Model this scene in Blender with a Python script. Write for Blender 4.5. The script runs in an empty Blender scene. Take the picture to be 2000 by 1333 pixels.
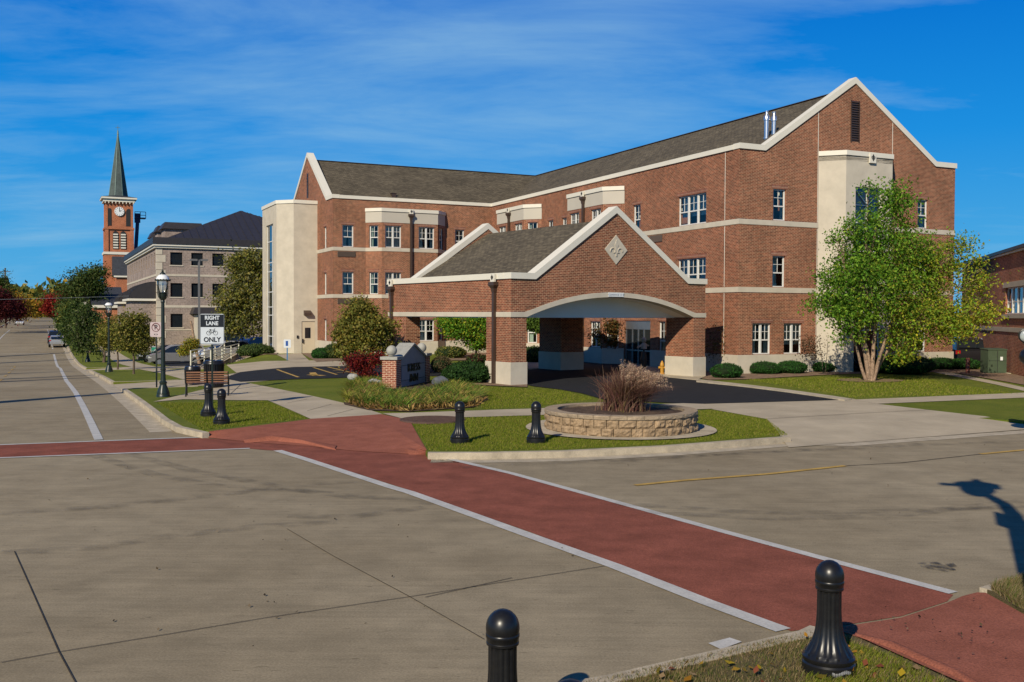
import bpy, bmesh, math, random
import numpy as np
from mathutils import Vector, Matrix, noise
S = bpy.context.scene
COL = S.collection
R = math.radians
# ------------------------------------------------------------------ camera
F, PITCH, TAU, CAMH = 1944.4, R(1.488), 0.004, 3.0
cd = bpy.data.cameras.new('camera'); cam = bpy.data.objects.new('camera', cd); COL.objects.link(cam)
cd.lens = 36.0*F/2000; cd.sensor_width = 36; cd.clip_start = .1; cd.clip_end = 6000
fw = Vector((0, math.cos(PITCH), -math.sin(PITCH))); up0 = Vector((0, math.sin(PITCH), math.cos(PITCH))); rt0 = Vector((1, 0, 0))
RT = rt0*math.cos(TAU)+up0*math.sin(TAU); UP = up0*math.cos(TAU)-rt0*math.sin(TAU)
m3 = Matrix((RT, UP, -fw)).transposed()
cam.matrix_world = Matrix.Translation((0, 0, CAMH)) @ m3.to_4x4()
S.camera = cam
S.render.resolution_x, S.render.resolution_y = 1024, 682
# ------------------------------------------------------------------ light
SUN_EL, SUN_AZ = R(31.5), R(24)          # shadows run towards (sin az, cos az)
W = bpy.data.worlds.new("World"); S.world = W; W.use_nodes = True
wn, wl = W.node_tree.nodes, W.node_tree.links
for n in list(wn): wn.remove(n)
def wnode(t, **k):
    n = wn.new(t)
    for a, b in k.items(): setattr(n, a, b)
    return n
out = wnode('ShaderNodeOutputWorld'); bg = wnode('ShaderNodeBackground'); bg.inputs[1].default_value = .092
sky = wnode('ShaderNodeTexSky', sky_type='NISHITA', sun_disc=False, sun_elevation=SUN_EL, sun_rotation=R(180)+SUN_AZ)
sky.air_density = 1.0; sky.dust_density = .15; sky.ozone_density = 3.0; sky.altitude = 200
hs = wnode('ShaderNodeHueSaturation'); hs.inputs['Saturation'].default_value = 1.42; hs.inputs['Value'].default_value = .93
wl.new(sky.outputs[0], hs.inputs['Color'])
tc0 = wnode('ShaderNodeTexCoord'); sp0 = wnode('ShaderNodeSeparateXYZ'); wl.new(tc0.outputs['Generated'], sp0.inputs[0])
az = wnode('ShaderNodeValToRGB'); wl.new(sp0.outputs[2], az.inputs[0]); e = az.color_ramp.elements
e[0].position = 0; e[0].color = (.085, .41, .74, 1); e[1].position = .30; e[1].color = (.000, .158, .62, 1)
for p_, c_ in ((.07, (.040, .35, .73, 1)), (.17, (.006, .26, .72, 1)), (.45, (.002, .08, .34, 1)), (1.0, (.006, .05, .2, 1))): q_ = e.new(p_); q_.color = c_
azs = wnode('ShaderNodeVectorMath', operation='SCALE'); wl.new(az.outputs[0], azs.inputs[0]); azs.inputs['Scale'].default_value = 11.0
bl = wnode('ShaderNodeMix', data_type='RGBA'); bl.inputs[0].default_value = .94; wl.new(hs.outputs[0], bl.inputs[6]); wl.new(azs.outputs[0], bl.inputs[7])
tc = wnode('ShaderNodeTexCoord'); sep = wnode('ShaderNodeSeparateXYZ'); wl.new(tc.outputs['Generated'], sep.inputs[0])
def wm(op, a, b, clamp=False):
    n = wnode('ShaderNodeMath', operation=op, use_clamp=clamp)
    for i, q in enumerate((a, b)):
        if isinstance(q, (int, float)): n.inputs[i].default_value = q
        else: wl.new(q, n.inputs[i])
    return n.outputs[0]
zz = wm('ADD', wm('MAXIMUM', sep.outputs[2], 0.0), .12)
cx = wm('DIVIDE', sep.outputs[0], zz); cy = wm('DIVIDE', sep.outputs[1], zz)
cmb = wnode('ShaderNodeCombineXYZ'); wl.new(cx, cmb.inputs[0]); wl.new(cy, cmb.inputs[1])
mp = wnode('ShaderNodeMapping'); mp.inputs['Rotation'].default_value = (0, 0, R(-52)); mp.inputs['Scale'].default_value = (.8, 1.7, 1); mp.inputs['Location'].default_value = (.3, .55, 0)
wl.new(cmb.outputs[0], mp.inputs[0])
def wnoise(sc, det, rough, dist, vec):
    n = wnode('ShaderNodeTexNoise'); n.inputs['Scale'].default_value = sc; n.inputs['Detail'].default_value = det
    n.inputs['Roughness'].default_value = rough; n.inputs['Distortion'].default_value = dist; wl.new(vec, n.inputs['Vector']); return n.outputs['Fac']
n1 = wnoise(.55, 2, .5, .3, cmb.outputs[0]); n2 = wnoise(1.0, 9, .62, .5, mp.outputs[0]); n3 = wnoise(5.0, 6, .6, .4, mp.outputs[0])
cl = wm('ADD', wm('MULTIPLY', n1, .8), wm('ADD', wm('MULTIPLY', n2, .75), wm('MULTIPLY', n3, .16)))
dx_ = wm('SUBTRACT', sep.outputs[0], -.10); dz_ = wm('SUBTRACT', sep.outputs[2], .25)
msk = wm('SUBTRACT', 1.0, wm('ADD', wm('MULTIPLY', wm('MULTIPLY', dx_, dx_), 3.0), wm('MULTIPLY', wm('MULTIPLY', dz_, dz_), 16.0)), True)
cf = wm('MULTIPLY', wm('SUBTRACT', wm('ADD', cl, wm('MULTIPLY', msk, .22)), .90), 2.3, True)
cf = wm('MULTIPLY', cf, .74)
mx = wnode('ShaderNodeMix', data_type='RGBA'); wl.new(cf, mx.inputs[0]); wl.new(bl.outputs[2], mx.inputs[6]); mx.inputs[7].default_value = (3.3, 5.9, 8.1, 1)
wl.new(mx.outputs[2], bg.inputs[0]); wl.new(bg.outputs[0], out.inputs[0])
sl = bpy.data.lights.new('sun', 'SUN'); sl.energy = 5.0; sl.angle = R(.5); sl.color = (1, .90, .72)
sun = bpy.data.objects.new('sun', sl); COL.objects.link(sun)
sdir = Vector((math.sin(SUN_AZ)*math.cos(SUN_EL), math.cos(SUN_AZ)*math.cos(SUN_EL), -math.sin(SUN_EL)))
sun.rotation_euler = sdir.to_track_quat('-Z', 'Y').to_euler(); sun.location = (-30, -30, 60)
S.view_settings.view_transform = 'Standard'; S.view_settings.look = 'None'
S.view_settings.exposure = .02; S.view_settings.gamma = 1
S.render.engine = 'CYCLES'; S.cycles.max_bounces = 6; S.cycles.transparent_max_bounces = 12
# ------------------------------------------------------------------ street grid frame (u across the street, v along it)
AN = R(25.4); CA, SA = math.cos(AN), math.sin(AN)
def xy(u, v): return (CA*u-SA*v, SA*u+CA*v)
def uv(x, y): return (CA*x+SA*y, -SA*x+CA*y)
def sm(t): t = max(0., min(1., t)); return t*t*(3-2*t)
ST = [(30, 0), (40, -.12), (55, -.42), (68, -.83), (80, -1.15), (95, -1.55), (115, -1.5), (140, -.9), (170, -.4), (285, .37), (400, 1.2), (520, 1.5)]
def interp(x, p):
    if x <= p[0][0]: return p[0][1]
    for (a, b), (c, d) in zip(p, p[1:]):
        if x <= c: return b+(d-b)*(x-a)/(c-a)
    return p[-1][1]
def street(v): return sum(interp(v+d, ST) for d in (-6, -3, 0, 3, 6))/5
def gz0(u, v):
    s = street(v); pl = .12*sm((v-19)/10); pl = pl+(s+.75*sm((u-11)/6)-pl)*sm((v-59-10*sm((u-10.5)/4))/12)
    return s+(pl-s)*sm((u-5)/8)
G = 2.0; _c = {}
def gv(i, j):
    k = (i, j)
    if k not in _c: _c[k] = gz0(i*G, j*G)
    return _c[k]
def gzu(u, v):                      # ground height, exactly planar on each grid triangle
    i, j = math.floor(u/G), math.floor(v/G); a, b = u/G-i, v/G-j
    if a+b <= 1: z0 = gv(i, j); return z0+a*(gv(i+1, j)-z0)+b*(gv(i, j+1)-z0)
    z1 = gv(i+1, j+1); return z1+(1-a)*(gv(i, j+1)-z1)+(1-b)*(gv(i+1, j)-z1)
def gz(x, y): return gzu(*uv(x, y))
def at(px, py, dz=.13):             # where a sight line meets the ground; returns u, v
    d = fw+RT*((px-1000)/F)+UP*((666.5-py)/F)
    t = 2.0; h = lambda t: CAMH+d.z*t-gz(d.x*t, d.y*t)-dz
    while t < 900 and h(t) > 0: t += max(.2, t*.01)
    a, b = t-max(.2, t*.01)*1.2, t
    for _ in range(30):
        m = (a+b)/2
        if h(m) > 0: a = m
        else: b = m
    return uv(d.x*a, d.y*a)
def PX(*pts, dz=.13): return [at(a, b, dz) for a, b in pts]
def u_at(px, v): k = (px-1000)/F; return v*(SA+k*CA)/(CA-k*SA)
def v_at(px, u): k = (px-1000)/F; return u*(CA-k*SA)/(SA+k*CA)
def zat(px, py, Y): return CAMH+(616+.004*(px-1000)-py)/F*Y
# ------------------------------------------------------------------ materials
MATS = {}
def mat(name, col, rough=.8, var=.15, scale=6.0, metal=0, bump=0, bscale=60, coords='Object', spec=.5, col2=None, fine=0, coat=0):
    if name in MATS: return MATS[name]
    m = bpy.data.materials.new(name); m.use_nodes = True; nt = m.node_tree; N, L = nt.nodes, nt.links
    b = N['Principled BSDF']; b.inputs['Roughness'].default_value = rough; b.inputs['Metallic'].default_value = metal
    b.inputs['Specular IOR Level'].default_value = spec if rough < .75 else min(spec, .12); b.inputs['Coat Weight'].default_value = coat
    t = N.new('ShaderNodeTexCoord'); n = N.new('ShaderNodeTexNoise'); n.inputs['Scale'].default_value = scale; n.inputs['Detail'].default_value = 6; n.inputs['Roughness'].default_value = .62
    L.new(t.outputs[coords], n.inputs['Vector'])
    r = N.new('ShaderNodeMapRange'); r.inputs[1].default_value = .3; r.inputs[2].default_value = .7; L.new(n.outputs['Fac'], r.inputs[0])
    mxn = N.new('ShaderNodeMix'); mxn.data_type = 'RGBA'; L.new(r.outputs[0], mxn.inputs[0])
    c2 = col2 or tuple(min(1, c*(1+var)) for c in col); c1 = col if col2 else tuple(c*(1-var) for c in col)
    mxn.inputs[6].default_value = (*c1, 1); mxn.inputs[7].default_value = (*c2, 1); o = mxn.outputs[2]
    if fine:
        f = N.new('ShaderNodeTexNoise'); f.inputs['Scale'].default_value = bscale; f.inputs['Detail'].default_value = 4; L.new(t.outputs[coords], f.inputs['Vector'])
        fr = N.new('ShaderNodeMapRange'); fr.inputs[1].default_value = .3; fr.inputs[2].default_value = .7; fr.inputs[3].default_value = 1-fine; fr.inputs[4].default_value = 1+fine; L.new(f.outputs['Fac'], fr.inputs[0])
        vm = N.new('ShaderNodeVectorMath'); vm.operation = 'SCALE'; L.new(o, vm.inputs[0]); L.new(fr.outputs[0], vm.inputs['Scale']); o = vm.outputs[0]
    L.new(o, b.inputs['Base Color'])
    if bump:
        f = N.new('ShaderNodeTexNoise'); f.inputs['Scale'].default_value = bscale; f.inputs['Detail'].default_value = 5; L.new(t.outputs[coords], f.inputs['Vector'])
        bp = N.new('ShaderNodeBump'); bp.inputs['Strength'].default_value = bump; bp.inputs['Distance'].default_value = .02; L.new(f.outputs['Fac'], bp.inputs['Height']); L.new(bp.outputs[0], b.inputs['Normal'])
    MATS[name] = m; return m
def brick(name, c1, c2, mo, w=.203, h=.0677, ms=.0075, rot=False, rough=.9, off=.5):
    m = bpy.data.materials.new(name); m.use_nodes = True; N, L = m.node_tree.nodes, m.node_tree.links; b = N['Principled BSDF']
    b.inputs['Roughness'].default_value = rough; b.inputs['Specular IOR Level'].default_value = .25
    t = N.new('ShaderNodeUVMap'); mp = N.new('ShaderNodeMapping'); L.new(t.outputs[0], mp.inputs[0])
    if rot: mp.inputs['Rotation'].default_value = (0, 0, R(90))
    k = N.new('ShaderNodeTexBrick'); L.new(mp.outputs[0], k.inputs['Vector'])
    k.inputs['Scale'].default_value = 1; k.inputs['Brick Width'].default_value = w; k.inputs['Row Height'].default_value = h; k.inputs['Mortar Size'].default_value = ms
    k.inputs['Mortar Smooth'].default_value = .2; k.inputs['Color1'].default_value = (*c1, 1); k.inputs['Color2'].default_value = (*c2, 1); k.inputs['Mortar'].default_value = (*mo, 1); k.offset = off
    n = N.new('ShaderNodeTexNoise'); n.inputs['Scale'].default_value = .55; n.inputs['Detail'].default_value = 5; L.new(t.outputs[0], n.inputs['Vector'])
    n2 = N.new('ShaderNodeTexNoise'); n2.inputs['Scale'].default_value = 5; n2.inputs['Detail'].default_value = 2; L.new(t.outputs[0], n2.inputs['Vector'])
    ad = N.new('ShaderNodeMath'); L.new(n.outputs['Fac'], ad.inputs[0]); L.new(n2.outputs['Fac'], ad.inputs[1])
    r = N.new('ShaderNodeMapRange'); r.inputs[1].default_value = .7; r.inputs[2].default_value = 1.3; r.inputs[3].default_value = .72; r.inputs[4].default_value = 1.3; L.new(ad.outputs[0], r.inputs[0])
    vm = N.new('ShaderNodeVectorMath'); vm.operation = 'SCALE'; L.new(k.outputs['Color'], vm.inputs[0]); L.new(r.outputs[0], vm.inputs['Scale']); L.new(vm.outputs[0], b.inputs['Base Color'])
    bp = N.new('ShaderNodeBump'); bp.inputs['Strength'].default_value = .5; bp.inputs['Distance'].default_value = .006; bp.invert = True; L.new(k.outputs['Fac'], bp.inputs['Height']); L.new(bp.outputs[0], b.inputs['Normal'])
    return m
BRICK = brick('red_brick', (.240, .073, .037), (.120, .039, .023), (.50, .33, .20), ms=.0064)
BRICKR = brick('brown_red_brick', (.36, .115, .06), (.20, .062, .035), (.6, .4, .26), ms=.007)
BRICKD = brick('red_brick_soldier', (.20, .060, .034), (.14, .045, .030), (.42, .28, .20), w=.2, h=.068, rot=True, off=0)
BRICKS = brick('sign_brick', (.27, .062, .03), (.19, .05, .03), (.62, .42, .29), w=.2, h=.068, ms=.011)
BRICKO = brick('orange_brick', (.40, .13, .055), (.30, .095, .045), (.42, .2, .12))
BRICKG = brick('tan_block', (.29, .225, .19), (.235, .185, .158), (.34, .28, .24), w=.4, h=.2, ms=.012)
SHING = brick('shingles', (.135, .110, .072), (.075, .061, .040), (.035, .029, .021), w=.3, h=.14, ms=.012)
STONE = mat('cast_stone', (.50, .445, .355), .85, .10, 1.5, bump=.1, bscale=90, fine=.04)
CREAM = mat('cream_panel', (.47, .43, .36), .8, .04, .8)
TRIM = mat('white_trim', (.66, .62, .52), .55, .03, 2)
WFRAME = mat('window_frame', (.62, .61, .57), .45, .03, 3)
BROWN = mat('brown_metal', (.055, .034, .024), .45, .1, 3)
GREYM = mat('grey_metal', (.35, .36, .37), .35, .1, 3, metal=.8)
BLACKP = mat('black_paint', (.006, .006, .007), .34, .2, 14, spec=.45, col2=(.013, .0125, .012))
GREENP = mat('dark_green_paint', (.012, .02, .015), .38, .2, 8)
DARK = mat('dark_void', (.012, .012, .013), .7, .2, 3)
SOFFIT = mat('soffit', (.80, .74, .66), .8, .04, 1)
CONC = mat('walk_concrete', (.40, .335, .24), .9, .16, .7, bump=.15, bscale=120, fine=.1)
KERB = mat('kerb_concrete', (.40, .34, .25), .9, .25, 2.5, bump=.3, bscale=50, fine=.15)
RED = mat('red_road', (.160, .052, .033), .95, .2, 1.6, bump=.25, bscale=60, fine=.28, col2=(.265, .086, .056), spec=.12)
REDR = mat('red_ramp', (.22, .074, .046), .95, .16, 2.2, bump=.5, bscale=50, fine=.25, col2=(.30, .105, .068), spec=.12)
WHITEL = mat('white_paint_line', (.46, .44, .40), .7, .14, 3, fine=.12, bscale=40)
YEL = mat('yellow_paint_line', (.42, .26, .05), .7, .25, 3, fine=.2, bscale=30)
ASPH = mat('fresh_asphalt', (.022, .023, .026), .85, .15, 2, bump=.25, bscale=120, fine=.25)
MULCH = mat('mulch', (.085, .058, .042), .95, .4, 5, bump=.8, bscale=60, fine=.45)
MULCHL = mat('light_mulch', (.22, .15, .10), .95, .35, 4, bump=.8, bscale=60, fine=.35)
SOIL = mat('base_ground', (.05, .06, .02), .95, .4, .4, fine=.3, bscale=10)
PLUM = mat('steel_flue', (.6, .62, .65), .3, .05, 4, metal=.9)
METR = mat('standing_seam', (.030, .026, .026), .5, .15, 2)
COPPER = mat('patina_spire', (.075, .095, .09), .75, .35, .6)
SLATE = mat('slate', (.03, .033, .04), .7, .3, 2)
RUB = mat('rubber', (.012, .012, .012), .8, .1, 4)
CURT = mat('curtain', (.66, .72, .66), .95, .08, 3)
WOOD = mat('bench_wood', (.26, .125, .06), .6, .25, 8)
YHYD = mat('hydrant_yellow', (.45, .22, .02), .5, .15, 4)
TGREEN = mat('transformer_green', (.055, .08, .045), .55, .12, 3)
ROCK = mat('planter_block', (.29, .205, .125), .95, .3, 4, bump=1.0, bscale=22, fine=.2)
ROCKC = mat('planter_cap', (.31, .24, .165), .95, .2, 5, bump=.4, bscale=40, fine=.15)
JOINT = mat('joint_seal', (.06, .048, .036), .9, .3, 5)
WHITEP = mat('white_gloss', (.72, .73, .72), .4, .03, 3)
BARK = mat('bark', (.11, .082, .06), .95, .4, 6, bump=.8, bscale=25)
BIRCH = mat('birch_bark', (.27, .185, .125), .9, .4, 5, bump=.7, bscale=20, fine=.3)
SIGNB = mat('sign_slab', (.21, .225, .245), .7, .08, 3)
SIGNC = mat('sign_cap', (.33, .32, .28), .85, .15, 6, fine=.15)
LETTER = mat('bronze_letter', (.03, .022, .015), .4, .2, 4)
# lawn
def lawn_mat(name, a, b, c):
    m = bpy.data.materials.new(name); m.use_nodes = True; N, L = m.node_tree.nodes, m.node_tree.links; p = N['Principled BSDF']; p.inputs['Roughness'].default_value = .95; p.inputs['Specular IOR Level'].default_value = .15
    t = N.new('ShaderNodeTexCoord')
    def nz(s, d, r=.6):
        n = N.new('ShaderNodeTexNoise'); n.inputs['Scale'].default_value = s; n.inputs['Detail'].default_value = d; n.inputs['Roughness'].default_value = r; L.new(t.outputs['Object'], n.inputs['Vector'])
        q = N.new('ShaderNodeMapRange'); q.inputs[1].default_value = .35; q.inputs[2].default_value = .65; L.new(n.outputs['Fac'], q.inputs[0]); return q.outputs[0], n.outputs['Fac']
    x1, _ = nz(.6, 6); x2, _ = nz(9, 4); x3, h = nz(70, 5, .7)
    m1 = N.new('ShaderNodeMix'); m1.data_type = 'RGBA'; L.new(x1, m1.inputs[0]); m1.inputs[6].default_value = (*a, 1); m1.inputs[7].default_value = (*b, 1)
    k = N.new('ShaderNodeMath'); k.operation = 'MULTIPLY'; L.new(x2, k.inputs[0]); k.inputs[1].default_value = .4
    m2 = N.new('ShaderNodeMix'); m2.data_type = 'RGBA'; L.new(k.outputs[0], m2.inputs[0]); L.new(m1.outputs[2], m2.inputs[6]); m2.inputs[7].default_value = (*c, 1)
    q = N.new('ShaderNodeMapRange'); q.inputs[3].default_value = .55; q.inputs[4].default_value = 1.35; L.new(x3, q.inputs[0])
    vm = N.new('ShaderNodeVectorMath'); vm.operation = 'SCALE'; L.new(m2.outputs[2], vm.inputs[0]); L.new(q.outputs[0], vm.inputs['Scale']); L.new(vm.outputs[0], p.inputs['Base Color'])
    bp = N.new('ShaderNodeBump'); bp.inputs['Strength'].default_value = 1; bp.inputs['Distance'].default_value = .03; L.new(h, bp.inputs['Height']); L.new(bp.outputs[0], p.inputs['Normal'])
    MATS[name] = m; return m
LAWN = lawn_mat('lawn', (.100, .145, .010), (.155, .185, .018), (.21, .18, .04))
DRYL = lawn_mat('dry_lawn', (.13, .11, .04), (.21, .15, .08), (.09, .11, .03))
# weathered road concrete
def road_mat():
    m = bpy.data.materials.new('road_concrete'); m.use_nodes = True; N, L = m.node_tree.nodes, m.node_tree.links; p = N['Principled BSDF']; p.inputs['Roughness'].default_value = .95; p.inputs['Specular IOR Level'].default_value = .12
    t = N.new('ShaderNodeTexCoord'); col = None
    def nz(s, d, r, sc=(1, 1, 1), rot=0, lo=.35, hi=.65, a=0., b=1.):
        mp = N.new('ShaderNodeMapping'); mp.inputs['Scale'].default_value = sc; mp.inputs['Rotation'].default_value = (0, 0, rot); L.new(t.outputs['Object'], mp.inputs[0])
        n = N.new('ShaderNodeTexNoise'); n.inputs['Scale'].default_value = s; n.inputs['Detail'].default_value = d; n.inputs['Roughness'].default_value = r; L.new(mp.outputs[0], n.inputs['Vector'])
        q = N.new('ShaderNodeMapRange'); q.inputs[1].default_value = lo; q.inputs[2].default_value = hi; q.inputs[3].default_value = a; q.inputs[4].default_value = b; L.new(n.outputs['Fac'], q.inputs[0]); return q.outputs[0], n.outputs['Fac']
    big, _ = nz(.18, 5, .6); mid, _ = nz(1.6, 6, .65, a=.88, b=1.1); st1, _ = nz(1.0, 6, .6, (.25, 3, 1), 0, a=.94, b=1.05); fi, h = nz(45, 5, .7, a=.80, b=1.16)
    sp, _ = nz(9, 3, .5, (.6, 2.6, 1), 0, .66, .73, 1., .55); st2, _ = nz(6, 5, .65, (.12, 2.2, 1), 0, a=.92, b=1.06)
    m1 = N.new('ShaderNodeMix'); m1.data_type = 'RGBA'; L.new(big, m1.inputs[0]); m1.inputs[6].default_value = (.236, .190, .122, 1); m1.inputs[7].default_value = (.298, .246, .164, 1); o = m1.outputs[2]
    for f in (mid, st1, st2, fi, sp):
        v = N.new('ShaderNodeVectorMath'); v.operation = 'SCALE'; L.new(o, v.inputs[0]); L.new(f, v.inputs['Scale']); o = v.outputs[0]
    L.new(o, p.inputs['Base Color'])
    bp = N.new('ShaderNodeBump'); bp.inputs['Strength'].default_value = .25; bp.inputs['Distance'].default_value = .01; L.new(h, bp.inputs['Height']); L.new(bp.outputs[0], p.inputs['Normal'])
    return m
ROAD = road_mat()
def stain_mat(name, col, alpha, sc=(1, 1, 1), s=8):
    m = bpy.data.materials.new(name); m.use_nodes = True; N, L = m.node_tree.nodes, m.node_tree.links; p = N['Principled BSDF']; o = N['Material Output']
    p.inputs['Base Color'].default_value = (*col, 1); p.inputs['Roughness'].default_value = .85
    t = N.new('ShaderNodeUVMap'); n = N.new('ShaderNodeTexNoise'); n.inputs['Scale'].default_value = s; n.inputs['Detail'].default_value = 6; L.new(t.outputs[0], n.inputs['Vector'])
    q = N.new('ShaderNodeMapRange'); q.inputs[1].default_value = .38; q.inputs[2].default_value = .68; q.inputs[4].default_value = alpha; L.new(n.outputs['Fac'], q.inputs[0])
    tr = N.new('ShaderNodeBsdfTransparent'); mxs = N.new('ShaderNodeMixShader'); L.new(q.outputs[0], mxs.inputs[0]); L.new(tr.outputs[0], mxs.inputs[1]); L.new(p.outputs[0], mxs.inputs[2]); L.new(mxs.outputs[0], o.inputs[0]); return m
TYRE = stain_mat('tyre_marks', (.06, .05, .038), .26, s=3)
CRACK = stain_mat('oil_stain', (.035, .03, .025), .9, s=9)
def glass_mat(name, tint, tr):
    m = bpy.data.materials.new(name); m.use_nodes = True; N, L = m.node_tree.nodes, m.node_tree.links; o = N['Material Output']; N.remove(N['Principled BSDF'])
    g = N.new('ShaderNodeBsdfGlossy'); g.inputs['Roughness'].default_value = .03; g.inputs['Color'].default_value = (.9, .95, 1, 1)
    t = N.new('ShaderNodeBsdfTransparent'); t.inputs[0].default_value = (*tint, 1); fr = N.new('ShaderNodeFresnel'); fr.inputs[0].default_value = 1.38
    tx = N.new('ShaderNodeTexCoord'); nz = N.new('ShaderNodeTexNoise'); nz.inputs['Scale'].default_value = 1.2; L.new(tx.outputs['Object'], nz.inputs['Vector'])
    bp = N.new('ShaderNodeBump'); bp.inputs['Strength'].default_value = .06; bp.inputs['Distance'].default_value = .1; L.new(nz.outputs['Fac'], bp.inputs['Height']); L.new(bp.outputs[0], g.inputs['Normal'])
    a = N.new('ShaderNodeMath'); a.operation = 'ADD'; a.inputs[1].default_value = tr; L.new(fr.outputs[0], a.inputs[0])
    mxs = N.new('ShaderNodeMixShader'); L.new(a.outputs[0], mxs.inputs[0]); L.new(t.outputs[0], mxs.inputs[1]); L.new(g.outputs[0], mxs.inputs[2]); L.new(mxs.outputs[0], o.inputs[0]); return m
GLASS = glass_mat('window_glass', (.8, .85, .82), .02)
LGLASS = glass_mat('lantern_glass', (.9, .92, .9), .12)
DGLASS = mat('dark_glass', (.012, .016, .02), .04, .1, 2, spec=.8)
def leaf_mat(name='leaf', tr=.3):
    m = bpy.data.materials.new(name); m.use_nodes = True; N, L = m.node_tree.nodes, m.node_tree.links; o = N['Material Output']; p = N['Principled BSDF']
    p.inputs['Roughness'].default_value = .65; p.inputs['Specular IOR Level'].default_value = .12
    a = N.new('ShaderNodeAttribute'); a.attribute_name = 'Col'; L.new(a.outputs['Color'], p.inputs['Base Color'])
    t = N.new('ShaderNodeBsdfTranslucent'); vm = N.new('ShaderNodeVectorMath'); vm.operation = 'MULTIPLY'; vm.inputs[1].default_value = (1.3, 1.35, .6); L.new(a.outputs['Color'], vm.inputs[0]); L.new(vm.outputs[0], t.inputs[0])
    mxs = N.new('ShaderNodeMixShader'); mxs.inputs[0].default_value = tr; L.new(p.outputs[0], mxs.inputs[1]); L.new(t.outputs[0], mxs.inputs[2]); L.new(mxs.outputs[0], o.inputs[0]); return m
LEAF = leaf_mat()
# ------------------------------------------------------------------ mesh helpers
def tag(o, label=None, cat=None, group=None, kind=None):
    if label: o['label'] = label
    if cat: o['category'] = cat
    if group: o['group'] = group
    if kind: o['kind'] = kind
    return o
def empty(name, loc, rz=0, label=None, cat=None, group=None):
    o = bpy.data.objects.new(name, None); COL.objects.link(o); o.location = loc; o.rotation_euler = (0, 0, rz); o.empty_display_size = .3
    return tag(o, label, cat, group)
def mkobj(name, V, Fc, m, parent=None, smooth=None, uvs=True, cols=None):
    me = bpy.data.meshes.new(name); me.from_pydata(V, [], Fc); me.materials.append(m)
    if uvs and len(me.polygons):
        co = np.empty(len(me.vertices)*3, 'f'); me.vertices.foreach_get('co', co); co = co.reshape(-1, 3)
        nl = len(me.loops); lv = np.empty(nl, 'i'); me.loops.foreach_get('vertex_index', lv)
        nrm = np.empty(len(me.polygons)*3, 'f'); me.polygons.foreach_get('normal', nrm); nrm = nrm.reshape(-1, 3)
        tot = np.empty(len(me.polygons), 'i'); me.polygons.foreach_get('loop_total', tot); n = np.repeat(nrm, tot, 0); p = co[lv]
        h = np.hypot(n[:, 0], n[:, 1]); flat = h < .15; hh = np.maximum(h, 1e-6)
        tx, ty = -n[:, 1]/hh, n[:, 0]/hh
        a = np.where(flat, p[:, 0], p[:, 0]*tx+p[:, 1]*ty)
        sx, sy = -n[:, 2]*n[:, 0]/hh, -n[:, 2]*n[:, 1]/hh
        b = np.where(flat, p[:, 1], p[:, 0]*sx+p[:, 1]*sy+p[:, 2]*h)
        l = me.uv_layers.new(name='UVMap'); l.data.foreach_set('uv', np.stack([a, b], 1).astype('f').ravel())
    if cols is not None:
        ca = me.color_attributes.new('Col', 'FLOAT_COLOR', 'POINT'); c = np.ones((len(V), 4), 'f'); c[:, :3] = cols; ca.data.foreach_set('color', c.ravel())
    if smooth is not None:
        me.polygons.foreach_set('use_smooth', [True]*len(me.polygons)); me.set_sharp_from_angle(angle=R(smooth))
    me.update(); o = bpy.data.objects.new(name, me); COL.objects.link(o)
    if parent: o.parent = parent
    return o
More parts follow.
